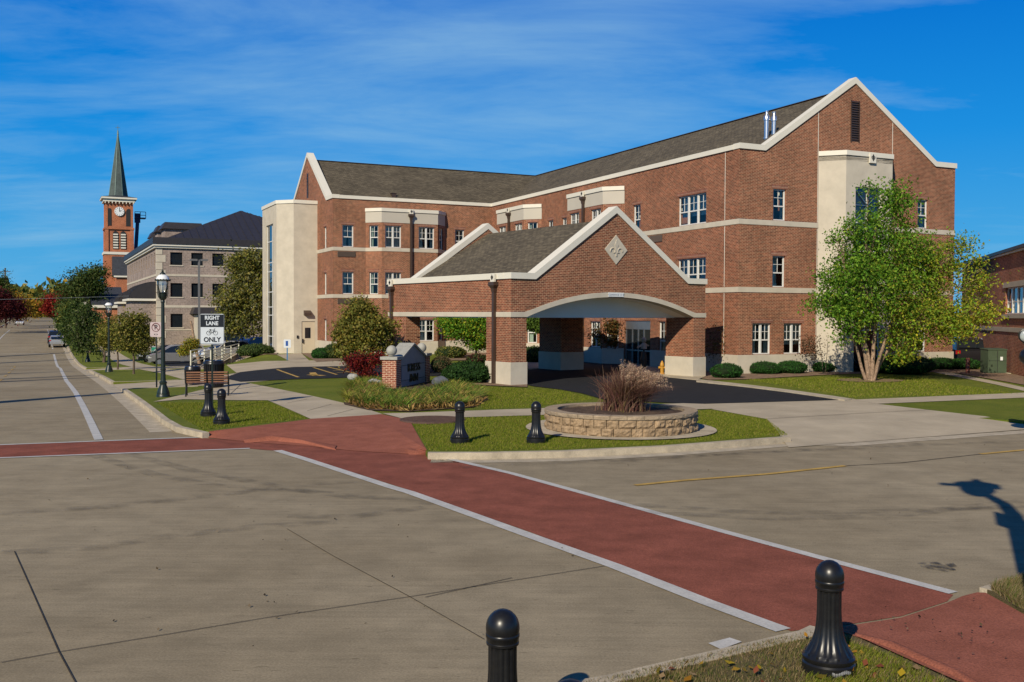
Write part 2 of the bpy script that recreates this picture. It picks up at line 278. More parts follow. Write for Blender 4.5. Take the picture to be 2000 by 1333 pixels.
class MB:
    def __init__(s, off=(0, 0, 0)): s.v, s.f, s.o = [], [], off
    def add(s, V, Fc):
        n = len(s.v); ox, oy, oz = s.o; s.v += [(a-ox, b-oy, c-oz) for a, b, c in V]; s.f += [tuple(i+n for i in q) for q in Fc]; return s
    def quad(s, *p): return s.add(p, [tuple(range(len(p)))])
    def box(s, x0, x1, y0, y1, z0, z1):
        V = [(x, y, z) for z in (z0, z1) for y in (y0, y1) for x in (x0, x1)]
        return s.add(V, [(0, 2, 3, 1), (4, 5, 7, 6), (0, 1, 5, 4), (2, 6, 7, 3), (0, 4, 6, 2), (1, 3, 7, 5)])
    def bar(s, a, b, w, h=None, upv=(0, 0, 1)):       # rectangular bar from a to b
        a, b = Vector(a), Vector(b); h = h or w; d = (b-a).normalized(); q = Vector(upv)
        if abs(d.dot(q)) > .99: q = Vector((0, 1, 0))
        x = d.cross(q).normalized()*w/2; y = x.cross(d).normalized()*h/2
        V = [tuple(p+i*x+j*y) for p in (a, b) for i, j in ((-1, -1), (1, -1), (1, 1), (-1, 1))]
        return s.add(V, [(0, 1, 2, 3), (7, 6, 5, 4), (0, 4, 5, 1), (1, 5, 6, 2), (2, 6, 7, 3), (3, 7, 4, 0)])
    def prism(s, poly, d, caps=True):                 # poly: 3-D points, extruded by vector d
        n = len(poly); V = list(poly)+[tuple(Vector(p)+Vector(d)) for p in poly]
        Fc = [(i, (i+1) % n, (i+1) % n+n, i+n) for i in range(n)]
        if caps: Fc += [tuple(range(n))[::-1], tuple(range(n, 2*n))]
        return s.add(V, Fc)
    def tube(s, pts, rad, n=8, caps=True):
        pts = [Vector(p) for p in pts]; rad = rad if isinstance(rad, (list, tuple)) else [rad]*len(pts); V, Fc = [], []; prev = None
        for i, p in enumerate(pts):
            d = (pts[min(i+1, len(pts)-1)]-pts[max(i-1, 0)]).normalized()
            if prev is None: prev = Vector((1, 0, 0)) if abs(d.x) < .9 else Vector((0, 1, 0))
            x = (prev-d*prev.dot(d)).normalized(); prev = x; y = d.cross(x)
            V += [tuple(p+rad[i]*(math.cos(a)*x+math.sin(a)*y)) for a in (2*math.pi*k/n for k in range(n))]
        for i in range(len(pts)-1): Fc += [(i*n+k, i*n+(k+1) % n, (i+1)*n+(k+1) % n, (i+1)*n+k) for k in range(n)]
        if caps: Fc += [tuple(range(n))[::-1], tuple(range((len(pts)-1)*n, len(pts)*n))]
        return s.add(V, Fc)
    def lathe(s, prof, c=(0, 0), n=24, flute=None):   # prof: (r, z); flute(z, k) scales the radius
        V, Fc = [], []
        for r, z in prof:
            for k in range(n):
                rr = r*(flute(z, k) if flute else 1); a = 2*math.pi*k/n; V.append((c[0]+rr*math.cos(a), c[1]+rr*math.sin(a), z))
        for i in range(len(prof)-1): Fc += [(i*n+k, i*n+(k+1) % n, (i+1)*n+(k+1) % n, (i+1)*n+k) for k in range(n)]
        Fc += [tuple(range(n))[::-1], tuple(range((len(prof)-1)*n, len(prof)*n))]
        return s.add(V, Fc)
    def ribbon(s, path, z0, z1, outw, inw=0., closed=False):   # strip following a plan path, outward = right of travel
        n = len(path); O, I = [], []
        for i, p in enumerate(path):
            def nr(a, b): d = Vector((b[0]-a[0], b[1]-a[1])).normalized(); return Vector((d.y, -d.x))
            if closed: a, b = nr(path[i-1], p), nr(p, path[(i+1) % n])
            else: a = nr(path[max(i-1, 0)], p) if i else nr(p, path[1]); b = nr(p, path[i+1]) if i < n-1 else a
            q = (a+b); q = q/q.dot(a); O.append((p[0]+q.x*outw, p[1]+q.y*outw)); I.append((p[0]-q.x*inw, p[1]-q.y*inw))
        V = []
        for o_, i_ in zip(O, I): V += [(*i_, z0), (*o_, z0), (*o_, z1), (*i_, z1)]
        Fc = []
        for k in range(n if closed else n-1):
            a, b = 4*k, 4*((k+1) % n)
            for j in range(4): Fc.append((a+j, a+(j+1) % 4, b+(j+1) % 4, b+j))
        if not closed: Fc += [(3, 2, 1, 0), (4*n-4, 4*n-3, 4*n-2, 4*n-1)]
        return s.add(V, Fc)
    def wall(s, p, q, z0, z1, holes=(), reveal=.12):  # vertical wall p->q with rectangular holes (s0,s1,z0,z1)
        d = Vector((q[0]-p[0], q[1]-p[1])); Ln = d.length; d.normalize(); nx, ny = -d.y, d.x    # inward
        P = lambda a, z, r=0: (p[0]+d.x*a+nx*r, p[1]+d.y*a+ny*r, z)
        xs = sorted({0, Ln, *[h[i] for h in holes for i in (0, 1)]}); zs = sorted({z0, z1, *[max(z0, min(z1, h[i])) for h in holes for i in (2, 3)]})
        for a, b in zip(xs, xs[1:]):
            for c, e in zip(zs, zs[1:]):
                mx_, mz = (a+b)/2, (c+e)/2
                if any(h[0] < mx_ < h[1] and h[2] < mz < h[3] for h in holes): continue
                s.quad(P(a, c), P(b, c), P(b, e), P(a, e))
        for h in holes:
            a, b = h[0], h[1]; c, e = max(h[2], z0), min(h[3], z1)
            if e <= c: continue
            s.quad(P(a, c), P(a, e), P(a, e, reveal), P(a, c, reveal)); s.quad(P(b, e), P(b, c), P(b, c, reveal), P(b, e, reveal))
            if c == h[2]: s.quad(P(b, c), P(a, c), P(a, c, reveal), P(b, c, reveal))
            if e == h[3]: s.quad(P(a, e), P(b, e), P(b, e, reveal), P(a, e, reveal))
        return s
    def build(s, name, m, parent=None, smooth=None): return mkobj(name, s.v, s.f, m, parent, smooth)
def copy_tree(o, parent=None):
    c = o.copy(); COL.objects.link(c)
    if parent: c.parent = parent
    for ch in o.children: copy_tree(ch, c)
    return c
def struct(o, k='structure'): o['kind'] = k; return o
# ------------------------------------------------------------------ ground sheets
def sheet(name, poly, m, dz, skirt=0, kind='structure', parent=None):     # poly in (u, v); follows the ground exactly
    bm = bmesh.new(); vs = [bm.verts.new((a, b, 0)) for a, b in poly]; f = bm.faces.new(vs); bm.normal_update()
    if f.normal.z < 0: f.normal_flip()
    bmesh.ops.triangulate(bm, faces=bm.faces[:])
    us = [p[0] for p in poly]; vv = [p[1] for p in poly]; ss = [a+b for a, b in poly]
    def cut(lo, hi, nrm):
        k = math.ceil(lo/G+1e-6)
        while k*G < hi-1e-6:
            bmesh.ops.bisect_plane(bm, geom=bm.verts[:]+bm.edges[:]+bm.faces[:], plane_co=(k*G if nrm != (0, 1, 0) else 0, k*G if nrm == (0, 1, 0) else 0, 0), plane_no=nrm, dist=1e-5); k += 1
    if max(vv) > 18 and max(us) > -60:
        cut(min(us), max(us), (1, 0, 0)); cut(min(vv), max(vv), (0, 1, 0)); cut(min(ss), max(ss), (1, 1, 0))
    d = dz if callable(dz) else (lambda a, b: dz)
    for v in bm.verts: a, b = v.co.x, v.co.y; v.co = (*xy(a, b), gzu(a, b)+d(a, b))
    if skirt:
        be = [e for e in bm.edges if e.is_boundary]; r = bmesh.ops.extrude_edge_only(bm, edges=be)
        for v in r['geom']:
            if isinstance(v, bmesh.types.BMVert): v.co.z -= skirt
    bm.normal_update(); me = bpy.data.meshes.new(name); bm.to_mesh(me); bm.free(); me.materials.append(m)
    me.uv_layers.new(name='UVMap'); uvl = me.uv_layers[0].data
    for l in me.loops: p = me.vertices[l.vertex_index].co; uvl[l.index].uv = (p.x, p.y)
    o = bpy.data.objects.new(name, me); COL.objects.link(o)
    if kind: o['kind'] = kind
    if parent: o.parent = parent
    return o
def strip(path, w, side=0):          # polygon around a path; side 0 centred, 1 right, -1 left
    n = len(path); A, B = [], []
    for i, p in enumerate(path):
        a = Vector(path[max(i-1, 0)]); b = Vector(path[min(i+1, n-1)]); d = (b-a).normalized(); nr = Vector((d.y, -d.x))
        l, r = (.5, .5) if side == 0 else ((0, 1) if side > 0 else (1, 0))
        A.append((p[0]+nr.x*w*r, p[1]+nr.y*w*r)); B.append((p[0]-nr.x*w*l, p[1]-nr.y*w*l))
    return A+B[::-1]
def grid_sheet(name, us, vs, m, dz):
    V = [(*xy(a, b), gzu(a, b)+dz) for b in vs for a in us]; n = len(us); Fc = []
    for j in range(len(vs)-1):
        for i in range(n-1):
            q = j*n+i; Fc += [(q, q+1, q+n), (q+1, q+n+1, q+n)]
    return struct(mkobj(name, V, Fc, m))
rng = lambda a, b, s: [a+s*i for i in range(int(round((b-a)/s))+1)]
far = [-3000, -1200, -500, -200, -100]
grid_sheet('ground', far+rng(-60, 80, 2)+[100, 200, 500, 1200, 3000], [-300, -100, -20]+rng(0, 220, 2)+rng(230, 520, 10)+[700, 1200, 3500], SOIL, -.06)
grid_sheet('street', rng(-12, 4, 2), rng(-40, 10, 2)[:-1]+rng(10, 520, 2), ROAD, 0)
grid_sheet('cross_street', rng(4, 120, 2), rng(-2, 30, 2), ROAD, 0)
grid_sheet('cross_street', rng(-120, -12, 4), rng(2, 26, 4), ROAD, 0)
# ------------------------------------------------------------------ site, kerbs, walks
K = .13
rampB = PX((415, 842), (608, 819), (745, 810), (800, 822), (832, 879))      # back edge of the red corner ramp
crossK = PX((836, 885), (940, 885), (1100, 882), (1300, 872), (1540, 854))
kl = [(3.1, 28.5), (3.2, 26.4)]; right_v = 18.2
lawnpoly = [(3.1, 42.2)]+kl+rampB+crossK+[(15.9, 20.05), (24.0, 20.05), (24.6, 18.3), (90, 18.3), (90, 240), (3.1, 240), (3.1, 79.5), (6.05, 79.5), (6.05, 73), (3.1, 73), (3.1, 49.8), (6.05, 49.8), (6.05, 43.6), (3.1, 43.6)]
lawnpoly[0] = (3.1, 43.6); lawnpoly = lawnpoly[:-1]
sheet('lawn', lawnpoly, LAWN, K, skirt=.3)
sheet('lawn', [(-120, 27), (-7.6, 27), (-7.6, 300), (-120, 300)], DRYL, K, skirt=.3)
sheet('kerb', strip([(-7.5, 300), (-7.5, 27)], .18), KERB, K+.01, skirt=.3)
def kerb(path, k=K): sheet('kerb', strip(path, .17, 0), KERB, k+.012, skirt=.3)
kerb([(3.1, 240), (3.1, 79.6)]); kerb([(3.1, 72.9), (3.1, 49.9)]); kerb([(3.1, 43.5)]+kl+[PX((402, 846))[0]])
kerb(crossK); kerb([(24.6, 18.35), (50, 18.35), (90, 18.35)])
for a, b in ((79.5, 1), (73, -1), (49.8, 1), (43.6, -1)):
    sheet('kerb', [(3.15, a), (6.0, a+.1*b), (6.0, a+.25*b), (3.1, a+.16*b)], KERB, K+.012, skirt=.25)
def gutter(path, w=.55): sheet('gutter', strip(path, w, 0), KERB, .006)
gutter([(2.78, 240), (2.78, 26.6)]);
gutter([(p[0]-.05, p[1]-.3) for p in crossK]+[(17, 17.6), (24, 17.7), (40, 18), (90, 18)], .5)
# driveways
dA = lambda u0, u1: (lambda a, b: .015+(K+.012-.015)*max(0, min(1, (a-u0)/(u1-u0))))
sheet('driveway', [(3.05, 43.6), (3.05, 49.8), (4.6, 49.8), (12.2, 49.6), (12.2, 43.9), (4.6, 43.6)], CONC, dA(3.0, 6.0))
sheet('driveway', [(3.05, 73), (3.05, 79.5), (9, 79.5), (40, 79.5), (40, 73.2), (9, 73)], CONC, dA(3.0, 6.0))
e1 = PX((1540, 854), dz=.14)[0]
apron = [(15.4, 17.72), (24.7, 18.05)]+PX((2000, 819), (1712, 789), (1664, 779), (1616, 781), (1369, 788), (1392, 800), (1498, 819), dz=.14)[1:]
dB = lambda a, b: .015+(K+.012-.015)*max(0, min(1, (b-18.0)/2.0))
sheet('driveway', apron, CONC, dB)
# walks
WZ = K+.017
sheet('walk', PX((299, 785), (352, 772), (460, 742), (469, 746), (493, 750), (666, 786), (722, 801), (747, 809), (608, 819), (523, 782), (358, 780), dz=WZ), CONC, WZ)
sheet('walk', PX((747, 808), (824, 806), (939, 802), (1028, 799), (1150, 794), (1369, 787), (1392, 799), (1230, 804), (1035, 812), (886, 816), (800, 822), dz=WZ), CONC, WZ+.004)
sheet('walk', [(6.4, 40.5), (8.0, 40.0), (8.0, 43.5), (6.4, 43.6)], CONC, WZ-.004)
sheet('walk', [(6.2, 49.9), (7.9, 49.9), (7.9, 72.9), (6.2, 72.9)], CONC, WZ); sheet('walk', [(6.2, 79.6), (7.9, 79.6), (7.9, 235), (6.2, 235)], CONC, WZ)
sheet('walk', PX((1664, 781), (2000, 772), (2000, 779.5), (1712, 789), dz=WZ)[:1]+[(60, 24.6)]+PX((2000, 772), (2000, 779.5), dz=WZ)[:0]+[(60, 22.9)]+PX((1712, 789), dz=WZ), CONC, WZ)
sheet('walk', PX((1808, 724), (1835, 724), (2000, 757), (2000, 764), dz=WZ), CONC, WZ)
sheet('walk', PX((442, 713), (720, 704), (720, 713), (700, 715), (537, 720), (470, 727), (452, 733), (436, 739), (431, 733), (464, 730), dz=WZ), CONC, WZ)
sheet('walk', PX((540, 693), (588, 690), (604, 705), (572, 709), dz=WZ), CONC, WZ+.004)
# red corner ramp
rf = PX((415, 842), dz=K)[0]; 
front = PX((402, 855), (490, 864), (600, 872), (700, 882), (835, 889), dz=.01)
def dist_line(p, path):
    best = 9
    for a, b in zip(path, path[1:]):
        a, b, q = Vector(a), Vector(b), Vector(p); t = max(0, min(1, (q-a).dot(b-a)/(b-a).length_squared)); best = min(best, (q-(a+(b-a)*t)).length)
    return best
fl = front
def rampdz(a, b): return .012+(K-.004)*min(1, dist_line((a, b), fl)/1.5)
rb = PX((412, 843), (608, 819), (745, 810), (800, 822), (833, 880), dz=K+.01)
# dense ramp: cut into strips so that the slope shows
mid = [(.45*a[0]+.55*b[0], .45*a[1]+.55*b[1]) for a, b in zip(front, rb)]
def ramp_piece(A, B, za, zb):
    V, Fc = [], []; n = len(A); m_ = 8
    for j in range(m_+1):
        t = j/m_
        for a, b in zip(A, B):
            u_, v_ = a[0]+(b[0]-a[0])*t, a[1]+(b[1]-a[1])*t; V.append((*xy(u_, v_), gzu(u_, v_)+za+(zb-za)*min(1, t*1.6)))
    for j in range(m_):
        for i in range(n-1): q = j*n+i; Fc.append((q, q+1, q+n+1, q+n))
    return V, Fc
def dense(path, k=5):
    o = []
    for a, b in zip(path, path[1:]): o += [(a[0]+(b[0]-a[0])*i/k, a[1]+(b[1]-a[1])*i/k) for i in range(k)]
    return o+[path[-1]]
V, Fc = ramp_piece(dense(front), dense(rb), .014, K+.02); struct(mkobj('red_ramp', V, Fc, REDR))
for pts in (((478, 858), (530, 856), (590, 861), (655, 872)), ((795, 880), (833, 881))):
    p = PX(*pts, dz=.06); q = [(a-.05, b-.16) for a, b in p]; n = len(p); V = []; 
    for i, (a, b) in enumerate(p):
        hgt = .11*math.sin(math.pi*min(.97, (i+.25)/(n-1))); c = q[i]
        V += [(*xy(c[0], c[1]-.1), .005), (*xy(*c), .02+hgt), (*xy(*p[i]), .03+hgt), (*xy(p[i][0]+.1, p[i][1]+.25), .05)]
    Fc = [(4*i+j, 4*i+j+1, 4*i+j+5, 4*i+j+4) for i in range(n-1) for j in range(3)]
    struct(mkobj('red_kerb', V, Fc, REDR, smooth=50))
# lot and drive asphalt
sheet('parking_lot', PX((437, 739), (452, 733), (470, 727), (537, 720), (702, 715), (800, 712), (1000, 706), (1140, 702), (1190, 700), (1215, 712), (1303, 735), (1360, 742), (1660, 780.5), (1616, 782), (1369, 789), (1308, 787), (1182, 781), (1135, 768), (1092, 760.5), (1041, 754.5), (1000, 745), (880, 734), (702, 738), (469, 746), dz=K+.022), ASPH, K+.022)
sheet('kerb', PX((1360, 740.5), (1450, 750), (1664, 779), (1650, 781), (1450, 754), (1360, 745), dz=K+.06), KERB, K+.06, skirt=.1)
sheet('walk', PX((1195, 701), (1303, 722), (1380, 734), (1362, 742), (1303, 736), (1215, 714), dz=K+.05), CONC, K+.05, skirt=.05)
sheet('walk', PX((1030, 706), (1078, 700), (1078, 716), (1032, 722), dz=K+.04), CONC, K+.04, skirt=.04)
# lot paint
def paint(name, pts, w, m, dz): sheet(name, strip(PX(*pts, dz=dz), w), m, dz)
for a in (((541, 722), (583, 737)), ((612, 718), (658, 732)), ((640, 717), (700, 731)), ((655, 720), (720, 719)), ((650, 724), (720, 722)), ((658, 728), (720, 726))): paint('lot_marking', a, .12, YEL, K+.027)
paint('lot_marking', ((604, 732), (632, 734)), .3, YEL, K+.027); paint('lot_marking', ((610, 728), (616, 734)), .3, YEL, K+.027)
sheet('car_park', [(9, 79.7), (60, 79.7), (60, 112), (9, 112)], ASPH, K+.02)
sheet('car_park', [(44.5, 38.5), (53, 38.5), (60, 75), (44.5, 75)], ASPH, K+.02)
# mulch beds
def bed(pts, m=MULCH, dz=K+.03): sheet('mulch_bed', PX(*pts, dz=dz), m, dz)
bed(((1362, 738), (1385, 742), (1460, 741), (1600, 733), (1700, 729), (1800, 726), (1862, 728), (2000, 752), (2000, 735), (1860, 712), (1380, 722)), MULCHL)
bed(((605, 690), (588, 690), (618, 707), (745, 701), (745, 690)), MULCHL); bed(((545, 690), (505, 689), (470, 697), (500, 696), (540, 693)), MULCHL)
bed(((880, 690), (870, 704), (1000, 704), (1060, 696), (1060, 684)), MULCHL, K+.035); bed(((905, 745), (930, 752), (1030, 756), (1030, 745), (950, 740)), MULCHL, K+.035)
bed(((672, 790), (720, 801), (800, 804), (925, 795), (955, 780), (900, 760), (820, 745), (700, 748), (670, 770)), MULCH)
c = at(1699, 744); sheet('mulch_bed', [(c[0]+1.5*math.cos(a), c[1]+1.2*math.sin(a)) for a in (2*math.pi*k/24 for k in range(24))], MULCHL, K+.03)
# near corner
KN = .045
nk = [(-14, 6.86), (-4, 6.86), (4.19, 6.88), (6.42, 7.12)]
nr = PX((1598, 1228), (1655, 1236), (1870, 1333), (1990, 1400), dz=KN)
near = nk+nr[:]+[(nr[-1][0]+1.5, nr[-1][1]-5), (-14, -8)]
sheet('lawn', near, DRYL, KN, skirt=.3)
kerb(nk+[nr[0]], KN)
rp = PX((1598, 1228), (1650, 1222), (1760, 1205), (1850, 1176), (1880, 1163), dz=.02)
rq = PX((1655, 1238), (1870, 1333), (2060, 1400), (2200, 1330), (2060, 1215), dz=KN)
V, Fc = ramp_piece(dense(rp), dense([PX((1655, 1236), dz=KN)[0], PX((1870, 1333), dz=KN)[0], PX((2050, 1380), dz=KN)[0], PX((2120, 1270), dz=KN)[0], PX((1925, 1160), dz=KN)[0]]), .012, KN+.012); struct(mkobj('red_ramp', V, Fc, REDR))
nrt = PX((1928, 1153), (2000, 1131), dz=KN)
nl2 = [nrt[0], nrt[1], (14, 7.45), (60, 7.45), (60, -6), (10.5, -6)]+[PX((2120, 1262), dz=KN)[0], PX((1985, 1185), dz=KN)[0]]
sheet('lawn', nl2, DRYL, KN+.008, skirt=.3); kerb([nrt[0], nrt[1], (14, 7.45), (60, 7.45)], KN)
for path in (PX((1655, 1232), (1740, 1262), (1870, 1320), (1960, 1370), dz=KN),):
    b = MB(); P = [(*xy(*p), KN-.03) for p in path]; b.tube(P, [.03]+[.075]*(len(P)-2)+[.05], 10); struct(b.build('red_kerb', REDR, smooth=60))
# road paint
RD = .006
rr = PX((395, 856), (490, 864), (600, 872), (700, 882), (835, 889), (862, 894), (1100, 951), (1425, 1040), (1862, 1163), (1850, 1176), (1760, 1205), (1650, 1222), (1590, 1229), (1545, 1234), (1035, 1040), (790, 955), (558, 882), (520, 880), (488, 877), dz=.0)
sheet('crosswalk', rr, RED, RD)
sheet('crosswalk', [(-12, 25.55)]+PX((0, 870.5), (395, 856), (490, 877), (0, 894.5), dz=.0)+[(-12, 23.3)], RED, RD)
def line(path, w, m=WHITEL, dz=RD+.006, name='road_marking'): sheet(name, strip(path, w), m, dz)
line(PX((542, 881), (600, 899), (765, 953), (800, 963), (950, 1017), (1035, 1048), (1200, 1107), (1380, 1178), (1530, 1233), dz=0), .2)
line(PX((858, 893), (1000, 926), (1425, 1043), (1640, 1101), (1862, 1160), dz=0), .16)
line([(-12, 25.5)]+PX((0, 870), (395, 855), dz=0), .14); line([(-12, 23.2)]+PX((0, 895.5), (488, 877), dz=0), .14)
line(PX((193, 860), (165, 800), (148, 768), (130, 745), (118, 720), dz=0)+[(1.35, 90), (1.4, 118)], .2)
line([(1.4, 128), (1.4, 210)], .15); line([(-5.0, 128), (-5.0, 210)], .15); line([(-5, 95), (-5, 118)], .15)
line([(1.4, 119.5), (3.0, 119.5)], .4); line([(-8, 119.5), (3.0, 119.5)], .3)
for a in (42, 50, 58, 66, 74, 82, 90): line([(-1.9, a), (-1.85, a+3)], .13, YEL)
sheet('road_marking', PX((1383, 1259), (1425, 1248), (1449, 1256), (1408, 1271), dz=0), WHITEL, RD+.006)
line(PX((1240, 949), (1330, 940), (1500, 927), (1650, 911), dz=0), .13, YEL); line(PX((1915, 888), (2000, 880), dz=0)+[(24, 14.6)], .13, YEL)
for p in (((28, 1078), (60, 1150), (115, 1275), (150, 1340)), ((0, 1296), (115, 1275)), ((115, 1275), (330, 1240), (520, 1208), (800, 1167), (1180, 1107)), ((560, 1034), (650, 1087), (800, 1167), (945, 1250)),
          ((0, 842), (180, 838)), ((210, 838), (330, 835)), ((830, 1168), (1000, 1130))): sheet('road_joint', strip(PX(*p, dz=0), .012), JOINT, RD+.003)
line(PX((1645, 911), (1760, 905), (1915, 888), dz=0), .03, JOINT, RD+.003, 'road_joint')
line(PX((1500, 820), (1700, 808), (1840, 801), dz=K), .03, JOINT, K+.03, 'walk_joint')
for p in (((0, 1005), (200, 992), (420, 970), (560, 952), (720, 940)), ((0, 1083), (180, 1072), (330, 1050), (500, 1030), (660, 1022)), ((180, 890), (300, 928), (420, 950), (560, 958), (850, 985)),
          ((250, 888), (380, 922), (560, 955), (700, 975)), ((560, 1012), (700, 1010), (830, 993)), ((1200, 985), (1500, 1005), (1750, 1000), (2000, 990)), ((1230, 1000), (1500, 1015), (1740, 1010), (2000, 980)),
          ((1180, 905), (1400, 890), (1700, 876), (2000, 862)), ((900, 915), (1200, 900), (1480, 884), (1800, 868))): sheet('tyre_mark', strip(PX(*p, dz=0), .3), TYRE, RD+.012)
sheet('oil_stain', PX((1790, 1102), (1830, 1100), (1868, 1115), (1850, 1119), (1800, 1110), dz=0), CRACK, RD+.009)
sheet('oil_stain', PX((1845, 1104), (1862, 1102), (1870, 1109), (1856, 1110), dz=0), CRACK, RD+.009)
# joints across the walks
for q in (((560, 788), (600, 780)), ((600, 803), (648, 790)), ((640, 813), (690, 800)), ((520, 770), (560, 766)), ((450, 770), (470, 752))): sheet('walk_joint', strip(PX(*q, dz=WZ), .02), JOINT, WZ+.008)
# ------------------------------------------------------------------ main building
BO = (29.76, 37.84, 0)
bld = empty('brick_building', (*xy(BO[0], BO[1]), 0), AN, 'three storey red brick building with two gabled wings and cream stone bays', 'building')
U1, V1, UR, VB, UL = 29.76, 37.84, 43.96, 80.2, 18.0
E0, ER = 10.87, 11.1
UM = (U1+UR)/2; VM = (66.2+VB)/2
def W_(name, m, parent=bld, fn=None, smooth=None):
    b = MB(BO); fn(b); return b.build(name, m, parent, smooth)
SIN = {}
WCNT = [0]
def window_unit(w, h, n, mun=True):       # local frame: x along wall, y inward, origin at lower left of opening
    WCNT[0] += 1; var = (WCNT[0]*7+WCNT[0]//3) % 4; k = (round(w, 2), round(h, 2), n, var)
    if k in SIN: return SIN[k]
    fr, gl, cu = MB(), MB(), MB(); t = .055
    fr.box(0, t, 0, .08, 0, h); fr.box(w-t, w, 0, .08, 0, h); fr.box(t, w-t, 0, .08, h-t, h); fr.box(t, w-t, -.03, .08, 0, t)
    sw = w/n
    for i in range(n):
        x0, x1 = i*sw+t*.8, (i+1)*sw-t*.8
        if i: fr.box(i*sw-.05, i*sw+.05, -.01, .08, t, h-t)
        hm = h*.46; fr.box(x0, x1, .01, .06, hm-.03, hm+.03); fr.box(x0, x0+.03, .02, .06, t, h-t); fr.box(x1-.03, x1, .02, .06, t, h-t)
        if mun:
            xm = (x0+x1)/2; zm = (hm+h)/2; fr.box(xm-.012, xm+.012, .025, .05, hm+.03, h-t); fr.box(x0, x1, .026, .049, zm-.012, zm+.012)
        gl.quad((x0, .045, t), (x1, .045, t), (x1, .045, h-t), (x0, .045, h-t))
    ran = random.Random(int(w*100)+n+var*17); m_ = 40; V, Fc = [], []
    for a, b in (((.0, .42), (.6, 1.0)), ((.02, .98),), ((.0, .3), (.78, 1.0)), ((.0, .52),))[var]:
        V0 = len(V)
        for i in range(m_+1):
            x = w*(a+(b-a)*i/m_); y = .16+.03*math.sin(i*1.35+ran.random()); V += [(x, y, .03 if var != 1 else h*.3), (x, y, h-.03)]
        Fc += [(V0+2*i, V0+2*i+2, V0+2*i+3, V0+2*i+1) for i in range(m_)]
    cu.add(V, Fc)
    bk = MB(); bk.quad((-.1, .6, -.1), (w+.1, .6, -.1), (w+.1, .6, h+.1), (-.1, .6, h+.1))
    meshes = []
    for nm, b_, mt in (('window', fr, WFRAME), ('pane', gl, GLASS), ('curtain', cu, CURT), ('dark_room', bk, DARK)):
        o = b_.build(nm, mt); meshes.append(o.data); bpy.data.objects.remove(o)
    SIN[k] = meshes; return meshes
def window(p, q, s0, s1, z0, z1, n, parent=bld, off=BO, curtain=True, inset=.09, mun=True):
    w, h = s1-s0, z1-z0; ms = window_unit(w, h, n, mun); d = Vector((q[0]-p[0], q[1]-p[1])).normalized(); nx, ny = -d.y, d.x
    root = None
    for i, (nm, me) in enumerate(zip(('window', 'pane', 'curtain', 'dark_room'), ms)):
        if i == 2 and not curtain: continue
        o = bpy.data.objects.new(nm, me); COL.objects.link(o)
        if root is None:
            root = o; o.parent = parent; o.location = (p[0]+d.x*s0+nx*inset-off[0], p[1]+d.y*s0+ny*inset-off[1], z0-off[2]); o.rotation_euler = (0, 0, math.atan2(d.y, d.x))
        else: o.parent = root
WZ3, WZ2, WZ1 = (7.60, 9.1), (4.40, 5.9), (1.18, 2.66)
wl_b = MB(BO)
def facade(p, q, z0, z1, wins, doors=(), lintels=True):
    """wins: (s0, s1, z0, z1, sashes)"""
    wl_b.wall(p, q, z0, z1, [w[:4] for w in wins]+list(doors))
    d = Vector((q[0]-p[0], q[1]-p[1])).normalized(); nx, ny = d.y, -d.x
    for w in wins:
        window(p, q, *w)
        if lintels:
            a, b, z = w[0]-.1, w[1]+.1, w[3]; P = lambda s, o, zz: (p[0]+d.x*s+nx*o, p[1]+d.y*s+ny*o, zz)
            lb = MB(BO); lb.prism([P(a, -.05, z+.004), P(b, -.05, z+.004), P(b, .012, z+.004), P(a, .012, z+.004)][::-1], (0, 0, .2)); lb.build('lintel', BRICKD, bld)
def rows(s0, s1, n, rws=(1, 2, 3)): return [(s0, s1, *{1: WZ1, 2: WZ2, 3: WZ3}[r], n) for r in rws]
# wing one, street end and long face, with its three storey bay
facade((UL, VB), (UL, 66.2), -.6, E0, [w for w in rows(VB-68.6, VB-67.95, 1)])
facade((UL, 66.2), (20.28, 66.2), -.6, E0, rows(.65, 1.43, 1))
facade((20.28, 66.2), (21.15, 65.33), -.6, 9.3, rows(.28, .95, 1))
facade((21.15, 65.33), (25.23, 65.33), -.6, 9.3, rows(.25, 1.40, 2)+rows(2.68, 3.83, 2))
facade((25.23, 65.33), (26.1, 66.2), -.6, 9.3, rows(.28, .95, 1))
wl_b.wall((20.28, 66.2), (26.1, 66.2), 9.3, E0)
facade((26.1, 66.2), (U1, 66.2), -.6, E0, rows(.8, 1.5, 1))
# wing two, long face
def wing2(a, b, z0, z1, wins): facade((U1, a), (U1, b), z0, z1, wins)
wing2(66.2, 64.2, -.6, E0, [])
for a, b, c_, d_ in ((64.2, 63.3, 59.1, 58.2), (53.95, 53.05, 48.9, 48.0)):
    facade((U1, a), (28.89, b), -.6, 9.3, rows(.28, .95, 1)); facade((28.89, b), (28.89, c_), -.6, 9.3, rows(.25, 1.4, 2)+rows(2.78, 3.93, 2)); facade((28.89, c_), (U1, d_), -.6, 9.3, rows(.28, .95, 1))
    wl_b.wall((U1, a), (U1, d_), 9.3, E0)
wing2(58.2, 53.95, -.6, E0, rows(.9, 1.6, 1, (2, 3))+rows(2.8, 3.4, 1, (2, 3)))
DOOR = (48-47.9, 48-45.3, .13, 2.72)
wl2 = [(48-47.1, 48-46.35, *WZ3, 1), (48-47.1, 48-46.35, *WZ2, 1), (48-42.8, 48-40.4, *WZ3, 3), (48-42.8, 48-40.4, *WZ2, 3), (48-44.5, 48-43.85, .8, 2.7, 1)]
facade((U1, 48), (U1, V1), -.6, E0, wl2, [DOOR])
g1, g2 = 34.57, 39.4
facade((U1, V1), (g1, V1), -.6, E0, rows(2.02, 2.8, 1, (2, 3))+[(.85, 1.97, *WZ1, 2), (2.75, 3.88, *WZ1, 2)])
